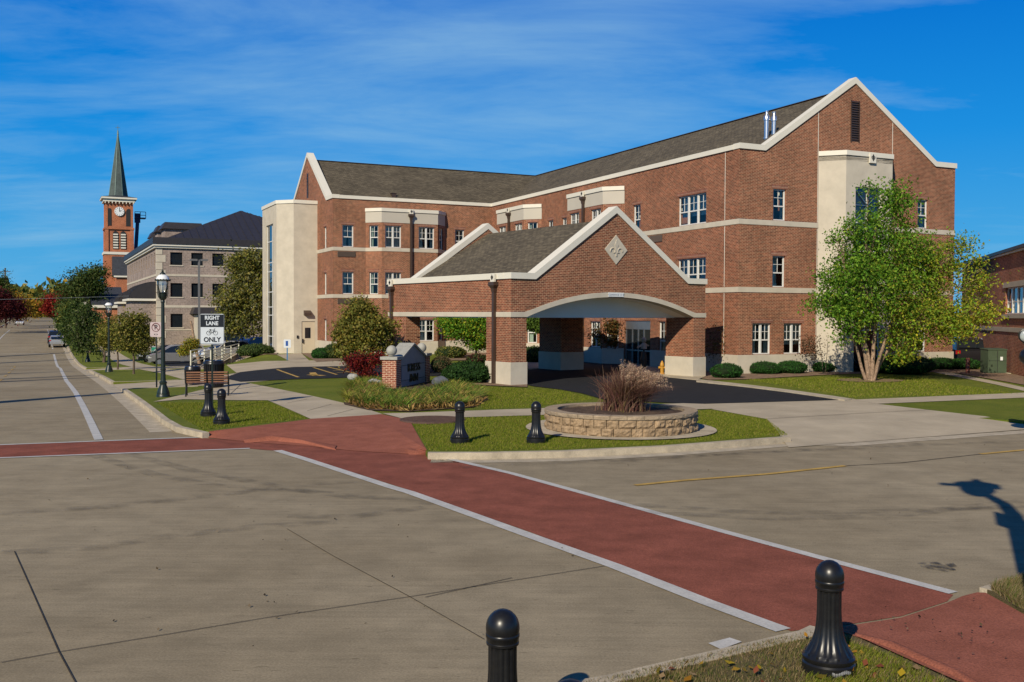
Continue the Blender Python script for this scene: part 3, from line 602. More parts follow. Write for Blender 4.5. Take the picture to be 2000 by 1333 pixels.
facade((g2, V1), (UR, V1), -.6, E0, rows(1.87, 2.6, 1, (2, 3))+[(1.85, 2.6, *WZ1, 1), (.35, 1.1, *WZ1, 1)])
wl_b.wall((g1, V1), (g2, V1), 10.9, E0+.2)
wl_b.wall((UR, V1), (UR, VB), -.6, E0); wl_b.wall((UR, VB), (UL, VB), -.6, E0)
gw = .3
def tri(uA, uB, z): pass
pk = 14.62
wl_b.prism([(U1, V1, E0-.002), (UR, V1, E0-.002), (UR-1.5, V1, E0+.02), (UM, V1, pk), (U1+1.5, V1, E0+.02)], (0, gw, 0))
wl_b.prism([(UL, VB, E0-.002), (UL, 66.2, E0-.002), (UL, 66.2+1.6, E0+.02), (UL, VM, pk), (UL, VB-1.6, E0+.02)], (gw, 0, 0))
wall_o = wl_b.build('wall', BRICK, bld)
# gable cap stones, one moulding per wing
def cap_profile(pts, nrm, thick, dpt, b):         # pts along the top edge of the brick; a sloping stone following them
    th = thick; top = []
    n = len(pts); P = [Vector(p) for p in pts]; out_ = []
    for i, p in enumerate(P):
        a = (P[i]-P[i-1]).normalized() if i else (P[1]-P[0]).normalized(); c_ = (P[i+1]-P[i]).normalized() if i < n-1 else a
        t = (a+c_).normalized(); up = Vector((0, 0, 1)); nn = (up-t*t.dot(up)).normalized(); out_.append(tuple(p+nn*th/max(.5, nn.dot((up-a*a.dot(up)).normalized()))))
    N_ = Vector(nrm)
    for i in range(n-1):
        q = [pts[i], pts[i+1], out_[i+1], out_[i]]
        b.prism([tuple(Vector(x)+N_*.07) for x in q], tuple(-N_*dpt))
cb = MB(BO)
z0 = E0+.002
cap_profile([(U1-.05, V1, z0), (U1+1.5, V1, z0), (UM, V1, pk), (UR-1.5, V1, z0), (UR+.06, V1, z0)], (0, -1, 0), .26, .5, cb)
cap_profile([(UL, 66.2-.05, z0), (UL, 66.2+1.6, z0), (UL, VM, pk), (UL, VB-1.6, z0), (UL, VB+.05, z0)], (-1, 0, 0), .26, .5, cb)
cb.ribbon([(UL+.44, 66.2), (U1, 66.2), (U1, V1+.44)], z0, ER, .07, .3)
cb.ribbon([(UR, V1+.44), (UR, VB), (UL, VB)], z0, ER, .07, .3)
cb.build('parapet_cap', TRIM, bld)
sb = MB(BO); base_path1 = [(18, 70.4), (18, 66.2), (20.28, 66.2), (21.15, 65.33), (25.23, 65.33), (26.1, 66.2), (U1, 66.2), (U1, 64.2), (28.89, 63.3), (28.89, 59.1), (U1, 58.2), (U1, 53.95), (28.89, 53.05), (28.89, 48.9), (U1, 48.0), (U1, 47.95)]
base2 = [(U1, 45.25), (U1, V1), (g1, V1)]; base3 = [(g2, V1), (UR, V1), (UR, 60)]
for p in (base_path1, base2, base3): sb.ribbon(p, -.7, 1.16, .045, 0)
sb.build('stone_base', STONE, bld)
full = base_path1[:-1]+base2[1:]
for z in (7.34, 4.13):
    b = MB(BO); b.ribbon(full, z, z+.245, .03, 0); b.ribbon(base3, z, z+.245, .03, 0); b.build('stone_band', STONE, bld)
# bay crowns
for p in ([(20.28, 66.2), (21.15, 65.33), (25.23, 65.33), (26.1, 66.2)], [(U1, 64.2), (28.89, 63.3), (28.89, 59.1), (U1, 58.2)], [(U1, 53.95), (28.89, 53.05), (28.89, 48.9), (U1, 48.0)]):
    b = MB(BO); b.ribbon(p, 9.3, 10.05, .03, .3); o = b.build('bay_panel', CREAM, bld)
    b = MB(BO); b.ribbon(p, 10.052, 10.28, .09, .25); b.prism([(x, y, 10.0) for x, y in p][::-1], (0, 0, .26)); b.build('bay_cap', TRIM, o)
# roofs
e_, r_ = 10.90, 14.42
b = MB(BO); a0, a1, c0 = U1+1.2, UR-1.2, V1+.28
f0, f1 = 67.4, VB-1.2
b.quad((a0, f0, e_), (a0, c0, e_), (UM, c0, r_), (UM, VM, r_)); b.quad((UL+.28, f0, e_), (a0, f0, e_), (UM, VM, r_), (UL+.28, VM, r_))
b.quad((a1, c0, e_), (a1, f1, e_), (UM, VM, r_), (UM, c0, r_)); b.quad((a1, f1, e_), (UL+.28, f1, e_), (UL+.28, VM, r_), (UM, VM, r_))
b.ribbon([(UL+.3, 66.5), (a0-.9, 66.5), (a0-.9, c0)], e_-.1, e_-.02, 0, 1.2)
roof = b.build('roof', SHING, bld)
b = MB(BO); b.bar((UM, c0, r_), (UM, VM, r_), .3, .03); b.bar((UL+.3, VM, r_+.002), (UM, VM, r_+.002), .3, .03); b.build('ridge', BROWN, roof)
for px, py, v in ((768, 377, 0), (1105, 364, 1), (1255, 327, 1)):
    if v: u_ = U1+1.8; v_ = v_at(px, u_); z = e_+.38
    else: v_ = 68.4; u_ = u_at(px, v_); z = e_+.62
    b = MB(BO); b.box(u_-.16, u_+.16, v_-.16, v_+.16, z-.1, z+.16); b.box(u_-.2, u_+.2, v_-.2, v_+.2, z+.162, z+.2); b.build('roof_vent', BROWN, roof)
for px in (1493, 1507.5):
    v_ = 39.1; u_ = u_at(px, v_)
    b = MB(BO); b.lathe([(.115, 11.3), (.115, 12.75)], (u_, v_), 14); b.lathe([(.15, 12.62), (.155, 12.8), (.07, 12.92), (.07, 13.02), (.1, 13.03), (.1, 13.07)], (u_, v_), 14); b.lathe([(.15, 11.72), (.15, 11.78)], (u_, v_), 14); b.build('flue', PLUM, roof, 40)
# louvres
b = MB(BO); b.box(UM-.26, UM+.26, V1-.02, V1+.02, 11.75, 13.75)
for k in range(17): b.bar((UM-.24, V1-.04, 11.82+k*.115), (UM+.24, V1-.04, 11.82+k*.115), .07, .02, (0, .5, 1))
for x in (UM-.27, UM+.25): b.box(x, x+.03, V1-.07, V1, 11.73, 13.77)
b.build('louvre', BROWN, bld)
b = MB(BO); b.box(UL-.02, UL+.02, VM-.22, VM+.22, 11.6, 13.4)
for k in range(15): b.bar((UL-.04, VM-.2, 11.68+k*.115), (UL-.04, VM+.2, 11.68+k*.115), .06, .02, (.5, 0, 1))
b.build('louvre', BROWN, bld)
# stone bay on the gable with its tall glazing
sp = [(g1, V1), (g1+.91, V1-.91), (g2-.88, V1-.91), (g2, V1)]
b = MB(BO); gz0_, gz1_ = .15, 9.35; s0 = 36.1-sp[1][0]; s1 = 37.85-sp[1][0]
b.wall(sp[0], sp[1], -.5, 10.85); b.wall(sp[1], sp[2], -.5, 10.85, [(s0, s1, gz0_, gz1_)], .22); b.wall(sp[2], sp[3], -.5, 10.85); b.prism([(x, y, 10.6) for x, y in sp][::-1], (0, 0, .24))
so = b.build('stone_bay', STONE, bld)
b = MB(BO); b.ribbon(sp, 10.852, 11.08, .06, .25); b.build('bay_cap', TRIM, so)
b = MB(BO); x0, x1, y = 36.1, 37.85, V1-.91+.12
for x in (x0, (x0+x1)/2-.03, x1-.06): b.box(x, x+.06, y, y+.08, gz0_, gz1_)
for z in (gz0_, 2.3, 3.2, 4.4, 6.2, 7.6, gz1_-.06): b.box(x0+.06, x1-.06, y+.003, y+.077, z, z+.06)
gf = b.build('glazing_frame', WFRAME, so); b = MB(BO); b.quad((x0, y+.04, gz0_), (x1, y+.04, gz0_), (x1, y+.04, gz1_), (x0, y+.04, gz1_)); b.build('pane', DGLASS, gf)
b = MB(BO)
for (ax, az_), (bx, bz) in (((0, 1), (1, 0)), ((0, 0), (1, 1)), ((.5, 1), (.5, 0)), ((0, .5), (1, .5))): b.bar((x0+.06+(x1-x0-.12)*ax, y-.02, 7.7+1.55*az_), (x0+.06+(x1-x0-.12)*bx, y-.02, 7.7+1.55*bz), .03)
b.build('lattice', GREYM, gf)
def emblem(off, p, d, z, s, name='emblem', parent=bld, m=TRIM, tile=True, mb2=None):   # small tile with a fleur cross
    d = Vector(d).normalized(); n = Vector((d.y, -d.x)); P = lambda a, h, o: (p[0]+d.x*a+n.x*o, p[1]+d.y*a+n.y*o, z+h)
    b = MB(off)
    if tile: b.prism([P(-s, 0, 0), P(s, 0, 0), P(s, 2.4*s, 0), P(-s, 2.4*s, 0)], tuple(Vector((n.x, n.y, 0))*.09))
    o = b.build(name, m, parent)
    b = MB(off); cz = 1.3*s
    def pol(pts): b.prism([P(a*s, cz+h*s, .092) for a, h in pts], tuple(Vector((n.x, n.y, 0))*.012))
    pol([(-.13, -.8), (.13, -.8), (.16, .0), (0.28, .4), (0, .9), (-.28, .4), (-.16, 0)])
    pol([(.2, -.12), (.55, -.2), (.62, .1), (.5, .38), (.3, .3), (.42, .1)]); pol([(-.2, -.12), (-.42, .1), (-.3, .3), (-.5, .38), (-.62, .1), (-.55, -.2)]); pol([(-.4, -.42), (.4, -.42), (.4, -.26), (-.4, -.26)])
    b.build('fleur', DARK, o); return o
emblem(BO, (UM+.25, V1-.91-.03), (1, 0), 10.55, .2)
# stair tower
tp = [(15.3, 76.3), (15.3, 71.4), (16.3, 70.4), (18.0, 70.4)]
b = MB(BO); sA = 76.3-75.0; sB = 76.3-72.5
b.wall((15.3, 76.3), tp[1], -1.6, 10.85, [(sA, sB, .3, 9.55)], .2); b.wall(tp[1], tp[2], -1.6, 10.85); b.wall(tp[2], tp[3], -.6, 10.85, [(.56, 1.52, .2, 2.5)], .12); b.wall((18.2, 76.3), (15.3, 76.3), -1.6, 10.85)
b.quad(*[(x, y, 10.8) for x, y in tp+[(18.2, 76.3)]])
tw = b.build('stair_tower', STONE, bld)
b = MB(BO); b.ribbon([(18.1, 76.3)]+tp, 10.852, 11.1, .06, .25); b.build('tower_cap', TRIM, tw)
b = MB(BO); x = 15.3+.1
for v_ in (72.5, 73.3, 74.94): b.box(x, x+.07, v_, v_+.06, .3, 9.55)
for z in (.3, 1.35, 2.9, 3.5, 4.6, 6.1, 6.75, 8.3, 9.49): b.box(x+.003, x+.067, 72.56, 74.94, z, z+.06)
gf = b.build('glazing_frame', WFRAME, tw); b = MB(BO); b.quad((x+.04, 75, .3), (x+.04, 72.5, .3), (x+.04, 72.5, 9.55), (x+.04, 75, 9.55)); b.build('pane', DGLASS, gf)
b = MB(BO); b.box(16.87, 17.81, 70.45, 70.5, .2, 2.48); do = b.build('door', mat('beige_door', (.52, .44, .32), .5, .04, 2), tw)
b = MB(BO); b.box(17.1, 17.5, 70.435, 70.45, 1.3, 2.05); b.build('door_pane', DGLASS, do); b = MB(BO); b.box(16.92, 16.98, 70.36, 70.45, .95, 1.25); b.build('handle', DARK, do)
b = MB(BO); b.prism([(17.0, 70.4, 2.95), (17.0, 70.1, 2.95), (17.0, 70.12, 3.12), (17.0, 70.4, 3.28)], (.5, 0, 0)); b.build('wall_lamp', BROWN, bld)
b = MB(BO); b.box(16.5, 16.62, 70.33, 70.4, 1.3, 1.5); b.build('call_box', DARK, bld)
# grilles under the windows
for z in (6.93, 3.72):
    b = MB(BO); b.box(18.3, 19.55, 66.16, 66.2, z, z+.36)
    for k in range(6): b.box(18.33, 19.52, 66.145, 66.165, z+.03+k*.055, z+.05+k*.055)
    b.build('air_grille', mat('grille_brown', (.10, .07, .05), .6, .1, 4), bld)
    b = MB(BO); b.box(U1-.04, U1, 44.2, 45.4, z, z+.36); b.build('air_grille', MATS['grille_brown'], bld)
# downpipes with rain heads
def downpipe(p, d, ztop, parent, off, zb=.1):
    d = Vector(d).normalized(); n = Vector((d.y, -d.x)); b = MB(off); P = lambda a, o, z: (p[0]+d.x*a+n.x*o, p[1]+d.y*a+n.y*o, z)
    b.prism([P(-.07, .03, zb), P(.07, .03, zb), P(.07, .15, zb), P(-.07, .15, zb)], (0, 0, ztop-zb-.25))
    o = b.build('downpipe', BROWN, parent)
    b = MB(off); q = [(.08, .16, ztop-.45), (.1, .18, ztop-.3), (.2, .24, ztop-.18), (.2, .24, ztop-.05)]
    V = []; 
    for w, dp, z in q: V += [P(-w, .02, z), P(w, .02, z), P(w, dp, z), P(-w, dp, z)]
    Fc = [(4*i+j, 4*i+(j+1) % 4, 4*i+4+(j+1) % 4, 4*i+4+j) for i in range(3) for j in range(4)]+[(3, 2, 1, 0), (12, 13, 14, 15)]
    b.add(V, Fc); b.build('rain_head', BROWN, o)
    emblem(off, (p[0]+n.x*.09, p[1]+n.y*.09), tuple(d), ztop-.04, .13, parent=o)
for p, d in (((u_at(801.5, 65.33), 65.3), (1, 0)), ((28.86, 61.2), (0, -1)), ((28.86, 51.0), (0, -1))): downpipe(p, d, 9.98, bld, BO)
for x in ((g1-.06), (g2+.02)):
    b = MB(BO); b.box(x, x+.03, V1-.008, V1, 1.2, 4.1); b.box(x, x+.03, V1-.008, V1, 4.4, 7.3); b.box(x, x+.03, V1-.008, V1, 7.6, 13 if x < g2 else 12.9); b.build('control_joint', TRIM, bld)
b = MB(BO); b.box(U1-.008, U1, 38.9, 38.93, 1.2, 4.1); b.box(U1-.008, U1, 38.9, 38.93, 4.4, 7.3); b.box(U1-.008, U1, 38.9, 38.93, 7.6, E0); b.build('control_joint', TRIM, bld)
# entrance door under the canopy
b = MB(BO); v0, v1 = 45.3, 47.9; x = U1+.06
for v_ in (v0, v0+.68, 46.56, v1-.74, v1-.07): b.box(x, x+.08, v_, v_+.07, .13, 2.3)
for z in (.13, 1.05, 2.24): b.box(x+.003, x+.077, v0+.07, v1-.07, z, z+.06)
b.box(x, x+.09, v0, v1, 2.3, 2.72); dd = b.build('sliding_door', GREYM, bld)
b = MB(BO); b.quad((x+.04, v1, .13), (x+.04, v0, .13), (x+.04, v0, 2.3), (x+.04, v1, 2.3)); b.build('pane', DGLASS, dd)
# ------------------------------------------------------------------ porte cochere (local frame: t along the arched front, f inward)
PH = R(35)
pc = empty('entrance_canopy', (-.04, 38.7, 0), PH, 'brick drive-through canopy with an arched opening and gable roof in front of the entrance', 'canopy')
Lt, Lf, zb, zc = 10.66, 10.1, 2.93, 4.42
n_ = 28; span0, span1 = .74, 9.92; cxm, sp_ = (span0+span1)/2, (span1-span0)/2; rise = .84; Rr = (sp_**2+rise**2)/(2*rise)
arc = lambda r: [(cxm-(r)*math.sin(a), zb+rise-Rr+(r)*math.cos(a)) for a in ((1-2*i/n_)*math.asin(sp_/Rr) for i in range(n_+1))]
A1 = arc(Rr)
frontp = [(0, 3.13), (span0, 3.13)]
br = MB()
TF = .45
gpk = 7.28; fl_ = 1.15
def frontwall(f, th, arch):
    top = [(Lt, zc), (Lt-fl_, zc+.02), (Lt/2, gpk), (fl_, zc+.02), (0, zc)]
    if arch:
        A2 = [(x, z+.2) for x, z in A1]
        bot = [(0, 3.13)]+[p for p in A2 if p[1] >= 3.13]+[(Lt, 3.13)]
    else: bot = [(0, 3.13), (Lt, 3.13)]
    br.prism([(a, f, z) for a, z in bot+top], (0, th, 0))
frontwall(0, TF, True); frontwall(Lf-TF, TF, False)
br.wall((0, Lf-TF), (0, TF), 3.13, zc); br.wall((Lt, TF), (Lt, Lf-TF), 3.13, zc)
piers = [(0, .74, 0, 1.74), (9.92, Lt, 0, 1.74), (0, .74, 8.4, Lf), (8.2, 9.6, 7.4, 9.2)]
for a, b_, c_, d_ in piers: br.box(a, b_, c_, d_, 1.16, zb)
br.build('wall', BRICK, pc)
for a, b_, c_, d_ in piers: b = MB(); b.box(a-.03, b_+.03, c_-.03, d_+.03, -.2, 1.16); b.build('pier_base', STONE, pc)
b = MB(); o1 = [p for p in A1]; o2 = [(x, z+.2) for x, z in A1]
b.prism([(a, -.03, z) for a, z in [(-.03, zb), (span0, zb)]+o1[1:-1]+[(span1, zb), (Lt+.03, zb), (Lt+.03, 3.13), (span1+.1, 3.13)]+[p for p in o2[::-1] if p[1] > 3.14]+[(span0-.1, 3.13), (-.03, 3.13)]], (0, .5, 0))
b.box(-.03, .44, .472, Lf, zb, 3.128); b.box(Lt-.44, Lt+.03, .472, Lf, zb, 3.128); b.box(.442, Lt-.442, Lf-.4, Lf+.03, zb, 3.128)
arch = b.build('stone_arch', STONE, pc)
def text_obj(name, body, size, ext, m, parent, loc, rot, bold=.0, sx=1, align='CENTER', font_off=None):
    cu = bpy.data.curves.new(name, 'FONT'); cu.body = body; cu.size = size; cu.extrude = ext; cu.offset = bold; cu.align_x = align; cu.align_y = 'CENTER'; cu.resolution_u = 3
    o = bpy.data.objects.new(name, cu); COL.objects.link(o); dg = bpy.context.evaluated_depsgraph_get(); me = bpy.data.meshes.new_from_object(o.evaluated_get(dg)); bpy.data.objects.remove(o)
    me.materials.clear(); me.materials.append(m); o = bpy.data.objects.new(name, me); COL.objects.link(o); o.location = loc; o.rotation_euler = rot; o.scale = (sx, 1, 1)
    if parent: o.parent = parent
    return o
b = MB(); b.box(Lt/2-.42, Lt/2+.42, -.05, -.031, 3.79, 3.955); kp = b.build('arch_plate', WHITEP, arch)
text_obj('plate_text', "CLEARANCE 12'-0\"", .11, .002, GREYM, kp, (Lt/2, -.053, 3.87), (R(90), 0, 0))
b = MB(); b.box(.02, Lt-.02, 1.2, Lf-.05, 2.9, 2.925)
b.add([(a, 0.472, z-.001) for a, z in A1]+[(a, 1.25, z-.001) for a, z in A1], [(i+1, i, i+n_+1, i+n_+2) for i in range(n_)])
b.prism([(a, 1.25, z) for a, z in A1], (0, .04, 0))
b.build('soffit', SOFFIT, pc)
b = MB(); z1 = zc+.002; N0 = (0, -1, 0)
cap_profile([(-.05, 0, z1), (fl_, 0, z1), (Lt/2, 0, gpk), (Lt-fl_, 0, z1), (Lt+.05, 0, z1)], N0, .24, .55, b)
cap_profile([(Lt+.05, Lf, z1), (Lt-fl_, Lf, z1), (Lt/2, Lf, gpk), (fl_, Lf, z1), (-.05, Lf, z1)], (0, 1, 0), .24, .55, b)
b.ribbon([(0, Lf-.48), (0, .48)], z1, z1+.238, .06, .3); b.ribbon([(Lt, .48), (Lt, Lf-.48)], z1, z1+.238, .06, .3)
b.build('parapet_cap', TRIM, pc)
b = MB(); rz = 7.05; ez = zc+.05
b.quad((.95, Lf-.4, ez), (.95, .4, ez), (Lt/2, .4, rz), (Lt/2, Lf-.4, rz)); b.quad((Lt-.95, .4, ez), (Lt-.95, Lf-.4, ez), (Lt/2, Lf-.4, rz), (Lt/2, .4, rz)); b.build('roof', SHING, pc)
b = MB(); hc = 5.75; hw = .62; b.prism([(Lt/2-hw, -.035, hc), (Lt/2, -.035, hc-hw), (Lt/2+hw, -.035, hc), (Lt/2, -.035, hc+hw)], (0, .05, 0)); dm = b.build('diamond_panel', STONE, pc)
b = MB(); b.prism([(Lt/2+x, -.06, hc+z) for x, z in ((-.035, -.28), (.035, -.28), (.05, .02), (.09, .2), (0, .42), (-.09, .2), (-.05, .02))], (0, .03, 0))
for sg in (-1, 1):
    pts = [(Lt/2+sg*(.07+.13*(1-math.cos(a))), -.045, hc-.06+.13*math.sin(a)) for a in (k*math.pi*1.25/9-.5 for k in range(10))]; b.tube(pts, [.03]*9+[.015], 6)
b.box(Lt/2-.16, Lt/2+.16, -.058, -.03, hc-.14, hc-.1); b.build('fleur', STONE, dm)
downpipe((0, 1.07), (0, -1), 4.36, pc, (0, 0, 0), .1); downpipe((0, Lf-.45), (0, -1), 4.36, pc, (0, 0, 0), .1)
# ------------------------------------------------------------------ street furniture
def place(o, u, v, rz=None, dz=K):
    x, y = xy(u, v); o.location = (x, y, gzu(u, v)+dz)
    if rz is not None: o.rotation_euler = (0, 0, rz)
    return o
def make_bollard():
    r = empty('bollard', (0, 0, 0))
    prof = [(.216, -.05), (.216, .085), (.205, .10), (.212, .115), (.212, .135), (.194, .15), (.198, .165), (.186, .175), (.162, .215), (.137, .265), (.118, .33), (.107, .40), (.103, .46), (.100, .52), (.100, .66), (.100, .69), (.104, .695)]
    fl = lambda z, k: 1-.075*(k % 4 == 0)*(1 if .16 < z < .7 else 0)-.02*(k % 4 in (1, 3))*(1 if .16 < z < .7 else 0)
    b = MB(); b.lathe(prof, n=56, flute=fl); b.build('shaft', BLACKP, r, 35)
    b = MB(); b.lathe([(.106, .690), (.113, .694), (.114, .71), (.111, .714), (.114, .74), (.1175, .745), (.1175, .765), (.114, .77), (.1175, .80), (.115, .83), (.106, .862), (.089, .89), (.064, .914), (.032, .929), (.004, .933)], n=32); b.build('cap', BLACKP, r, 40)
    return r
b0 = make_bollard(); bl_l = [((407, 814), 'black fluted bollard in the kerb grass just behind another bollard, by the sign pole'), ((433, 829), 'black fluted bollard, front one of the close pair in the grass by the bench'), ((898, 865), 'black fluted bollard in the grass beside the round iron cover'), ((1047, 865), 'black fluted bollard standing against the stone planter'), ((1618, 1312), 'large black fluted bollard with scuffed white base beside the near red ramp'), ((981, 1452), 'black bollard top rising at the bottom edge left of the near grass corner'), ((1112, 1652), 'black bollard dome barely showing at the bottom edge of the picture')]
for i, (p, lb) in enumerate(bl_l):
    o = b0 if i == 0 else copy_tree(b0); kz = K if i < 4 else KN; u_, v_ = at(*p, kz); place(o, u_, v_, rz=i*.7, dz=kz); tag(o, lb, 'bollard', 'black bollards around the corner')
    if i == 4: scuffed = o
SCUFF = stain_mat('scuff', (.5, .5, .5), .9, s=14); b = MB()
for a0_, a1_, z_ in ((-1.75, -.95, .055),):
    pts = [(.2175*math.cos(a), .2175*math.sin(a), z_+.012*math.sin(a*9)) for a in (a0_+(a1_-a0_)*k/8 for k in range(9))]
    for p, q in zip(pts, pts[1:]): b.quad((p[0], p[1], p[2]-.018), (q[0], q[1], q[2]-.014), (q[0], q[1], q[2]+.016), (p[0], p[1], p[2]+.012))
o = b.build('paint_scuff', SCUFF, scuffed); o.rotation_euler = (0, 0, -2.8)
def make_lamp():
    r = empty('street_lamp', (0, 0, 0)); L = 4.52
    prof = [(.235, -.1), (.235, .06), (.215, .10), (.225, .13), (.20, .20), (.16, .32), (.12, .42), (.115, .46), (.135, .50), (.135, .53), (.095, .56), (.085, .7), (.08, .95), (.10, .97), (.10, 1.0), (.078, 1.03), (.066, 2.2), (.058, 3.35), (.075, 3.37), (.075, 3.42), (.055, 3.46)]
    b = MB(); b.lathe(prof, n=32, flute=lambda z, k: 1-.05*(k % 4 == 0)*(.12 < z < .44 or 1.04 < z < 3.3)); b.build('pole', GREENP, r, 35)
    b = MB(); b.lathe([(.055, 3.44), (.12, 3.50), (.14, 3.6), (.15, 3.68), (.10, 3.71)], n=20); b.lathe([(.155, 3.70), (.16, 3.72), (.1, 3.73)], n=20)
    for k in range(4):
        a = math.pi/4+k*math.pi/2; c_, s_ = math.cos(a), math.sin(a); b.tube([(.1*c_, .1*s_, 3.52), (.19*c_, .19*s_, 3.56), (.225*c_, .225*s_, 3.68), (.225*c_, .225*s_, 4.02), (.235*c_, .235*s_, 4.15)], .014, 6)
    b.lathe([(.26, 4.14), (.265, 4.17), (.24, 4.185)], n=32)
    for k in range(16):
        a = k*math.pi/8; b.tube([(.255*math.cos(a), .255*math.sin(a), 4.13), (.262*math.cos(a), .262*math.sin(a), 4.20)], .016, 5)
    b.build('lantern_frame', GREENP, r, 40)
    b = MB(); b.lathe([(.13, 3.73), (.175, 3.85), (.185, 3.98), (.18, 4.13)], n=20); b.build('globe', LGLASS, r, 60)
    b = MB(); b.lathe([(.03, 3.72), (.04, 3.8), (.05, 3.95), (.02, 4.05)], n=10); b.build('bulb', WHITEP, r, 60)
    b = MB(); b.lathe([(.235, 4.18), (.21, 4.25), (.16, 4.32), (.10, 4.36)], n=28); b.build('lamp_hood', WHITEP, r, 50)
    b = MB(); b.lathe([(.105, 4.355), (.095, 4.40), (.05, 4.44), (.03, 4.46), (.045, 4.48), (.03, 4.51), (.006, 4.56)], n=16); b.build('finial', GREENP, r, 50)
    return r
l0 = make_lamp()
for i, (u_, v_, lb) in enumerate(((3.98, 37.4, 'tall dark green lantern lamp post beside the bench and no parking sign'), (3.95, 67.5, 'dark lantern lamp post in the grass between the driveways'), (3.95, 98.0, 'distant lantern lamp post beside a small white sign and dense trees'), (3.95, 128, 'farthest lantern lamp post half hidden by roadside trees'))):
    o = l0 if i == 0 else copy_tree(l0); place(o, u_, v_, rz=AN); tag(o, lb, 'street lamp', 'lantern lamp posts along the kerb')
for i, (v_, h) in enumerate(((32, 11.8), (50.0, 10.5), (54.5, 11.5), (66, 9.0), (96, 11.0), (110, 12.5))):  # added poles, unseen left of the view, shaped to cast the road shadows
    o = empty('tall_pole', (0, 0, 0)); place(o, -9.6, v_, AN); tag(o, 'tall utility pole beyond the left kerb throwing a thin shadow over the street', 'utility pole', 'poles on the far side of the street')
    b = MB(); b.tube([(0, 0, -.5), (0, 0, h*.5), (0, 0, h)], [.62, .5, .15], 12); b.build('pole', BARK, o, 40); b = MB(); b.box(-.5, .5, -.05, .05, h-.9, h-.8); b.build('crossarm', BARK, o)
# traffic signal pole off to the right, whose shadow falls on the road
sg = empty('signal_pole', (3.80, 6.45, K), R(0), 'tall signal pole with a banner standing at the near right corner', 'signal pole')
b = MB(); b.tube([(0, 0, -.2), (0, 0, 5.6), (-.1, 0, 6.2), (-.42, 0, 6.9)], [.17, .13, .11, .09], 16); b.build('pole', BLACKP, sg, 40)
b = MB(); b.prism([(.0, .66, 4.7), (.2, -.66, 4.7), (.2, -.66, 5.35), (.0, .66, 5.35)], (.04, 0, 0)); b.build('banner', STONE, sg)
b = MB(); b.lathe([(.1, 6.7), (.22, 6.85), (.3, 7.1), (.28, 7.4), (.4, 7.45), (.14, 7.6), (.04, 7.85)], (-.5, 0), 10); b.bar((-1.15, 0, 7.5), (-.1, 0, 7.2), .12); b.build('signal_head', BLACKP, sg)
# sign helper
def post_sign(label, u, v, H, w, h, rz, face, post=.03, cat='sign', name='street_sign', pm=GREENP, th=.02):
    o = empty(name, (0, 0, 0), label=label, cat=cat); place(o, u, v, rz)
    b = MB(); b.box(-post, post, 0, 2*post, -.2, H-.02); b.build('post', pm, o)
    b = MB(); c_ = .05; pts = []
    for cx_, cz_, a0_ in ((w/2-c_, H-h+c_, -90), (w/2-c_, H-c_, 0), (-w/2+c_, H-c_, 90), (-w/2+c_, H-h+c_, 180)):
        pts += [(cx_+c_*math.cos(R(a0_+t)), -.002, cz_+c_*math.sin(R(a0_+t))) for t in (0, 45, 90)]
    b.prism(pts, (0, -th, 0)); p = b.build('sign_panel', face, o); return o, p
WSIGN = mat('sign_white', (.62, .66, .68), .5, .03, 3); BSIGN = mat('sign_black', (.012, .014, .018), .45, .1, 3)
u_, v_ = 4.72, 31.1
def screen_dir(x, y): return math.atan2(y, x)-math.pi/2          # facing the camera from (x, y)
x_, y_ = xy(u_, v_); o, p = post_sign('black and white lane sign with a bicycle symbol on a black post', u_, v_, 3.22, .78, 1.02, screen_dir(x_, y_)+R(2), WSIGN); o.scale = (.9, .9, .9)
yy = -.023
b = MB(); b.box(-.372, .372, yy-.004, yy, 2.78, 3.20); b.build('black_field', BSIGN, p)
b = MB(); b.box(-.375, .375, yy-.003, yy, 2.215, 2.225); b.box(-.375, .375, yy-.0045, yy-.001, 3.187, 3.197); b.box(-.38, -.372, yy-.005, yy-.001, 2.22, 3.19); b.box(.372, .38, yy-.005, yy-.001, 2.22, 3.19); b.build('border', BSIGN, p)
for tx, z, m_, s_ in (('RIGHT', 3.085, WSIGN, .18), ('LANE', 2.90, WSIGN, .18), ('ONLY', 2.35, BSIGN, .225)): text_obj('lettering', tx, s_, .001, m_, p, (0, yy-.006, z), (R(90), 0, 0), .006, .9)
b = MB()
def ring(cx_, cz_, r, t): b.tube([(cx_+r*math.cos(a), yy-.002, cz_+r*math.sin(a)) for a in (2*math.pi*k/20 for k in range(21))], t, 5, False)
ring(-.11, 2.58, .068, .007); ring(.11, 2.58, .068, .007)
for a, c_ in (((-.11, 2.58), (-.06, 2.68)), ((-.06, 2.68), (.07, 2.68)), ((-.06, 2.68), (0, 2.58)), ((0, 2.58), (.07, 2.68)), ((-.11, 2.58), (0, 2.58)), ((.11, 2.58), (.06, 2.71)), ((.06, 2.71), (.1, 2.725)), ((-.09, 2.70), (-.035, 2.70)), ((-.06, 2.68), (-.063, 2.70))): b.tube([(a[0], yy-.002, a[1]), (c_[0], yy-.002, c_[1])], .008, 5)
b.build('bicycle_symbol', BSIGN, p)
u_, v_ = at(305.5, 756); x_, y_ = xy(u_, v_)
o, p = post_sign('faded no parking sign half hidden behind the nearest lamp post', u_, v_, 2.72, .5, .62, screen_dir(x_, y_)+R(-22), mat('sign_pink', (.42, .34, .34), .6, .08, 4), post=.025)
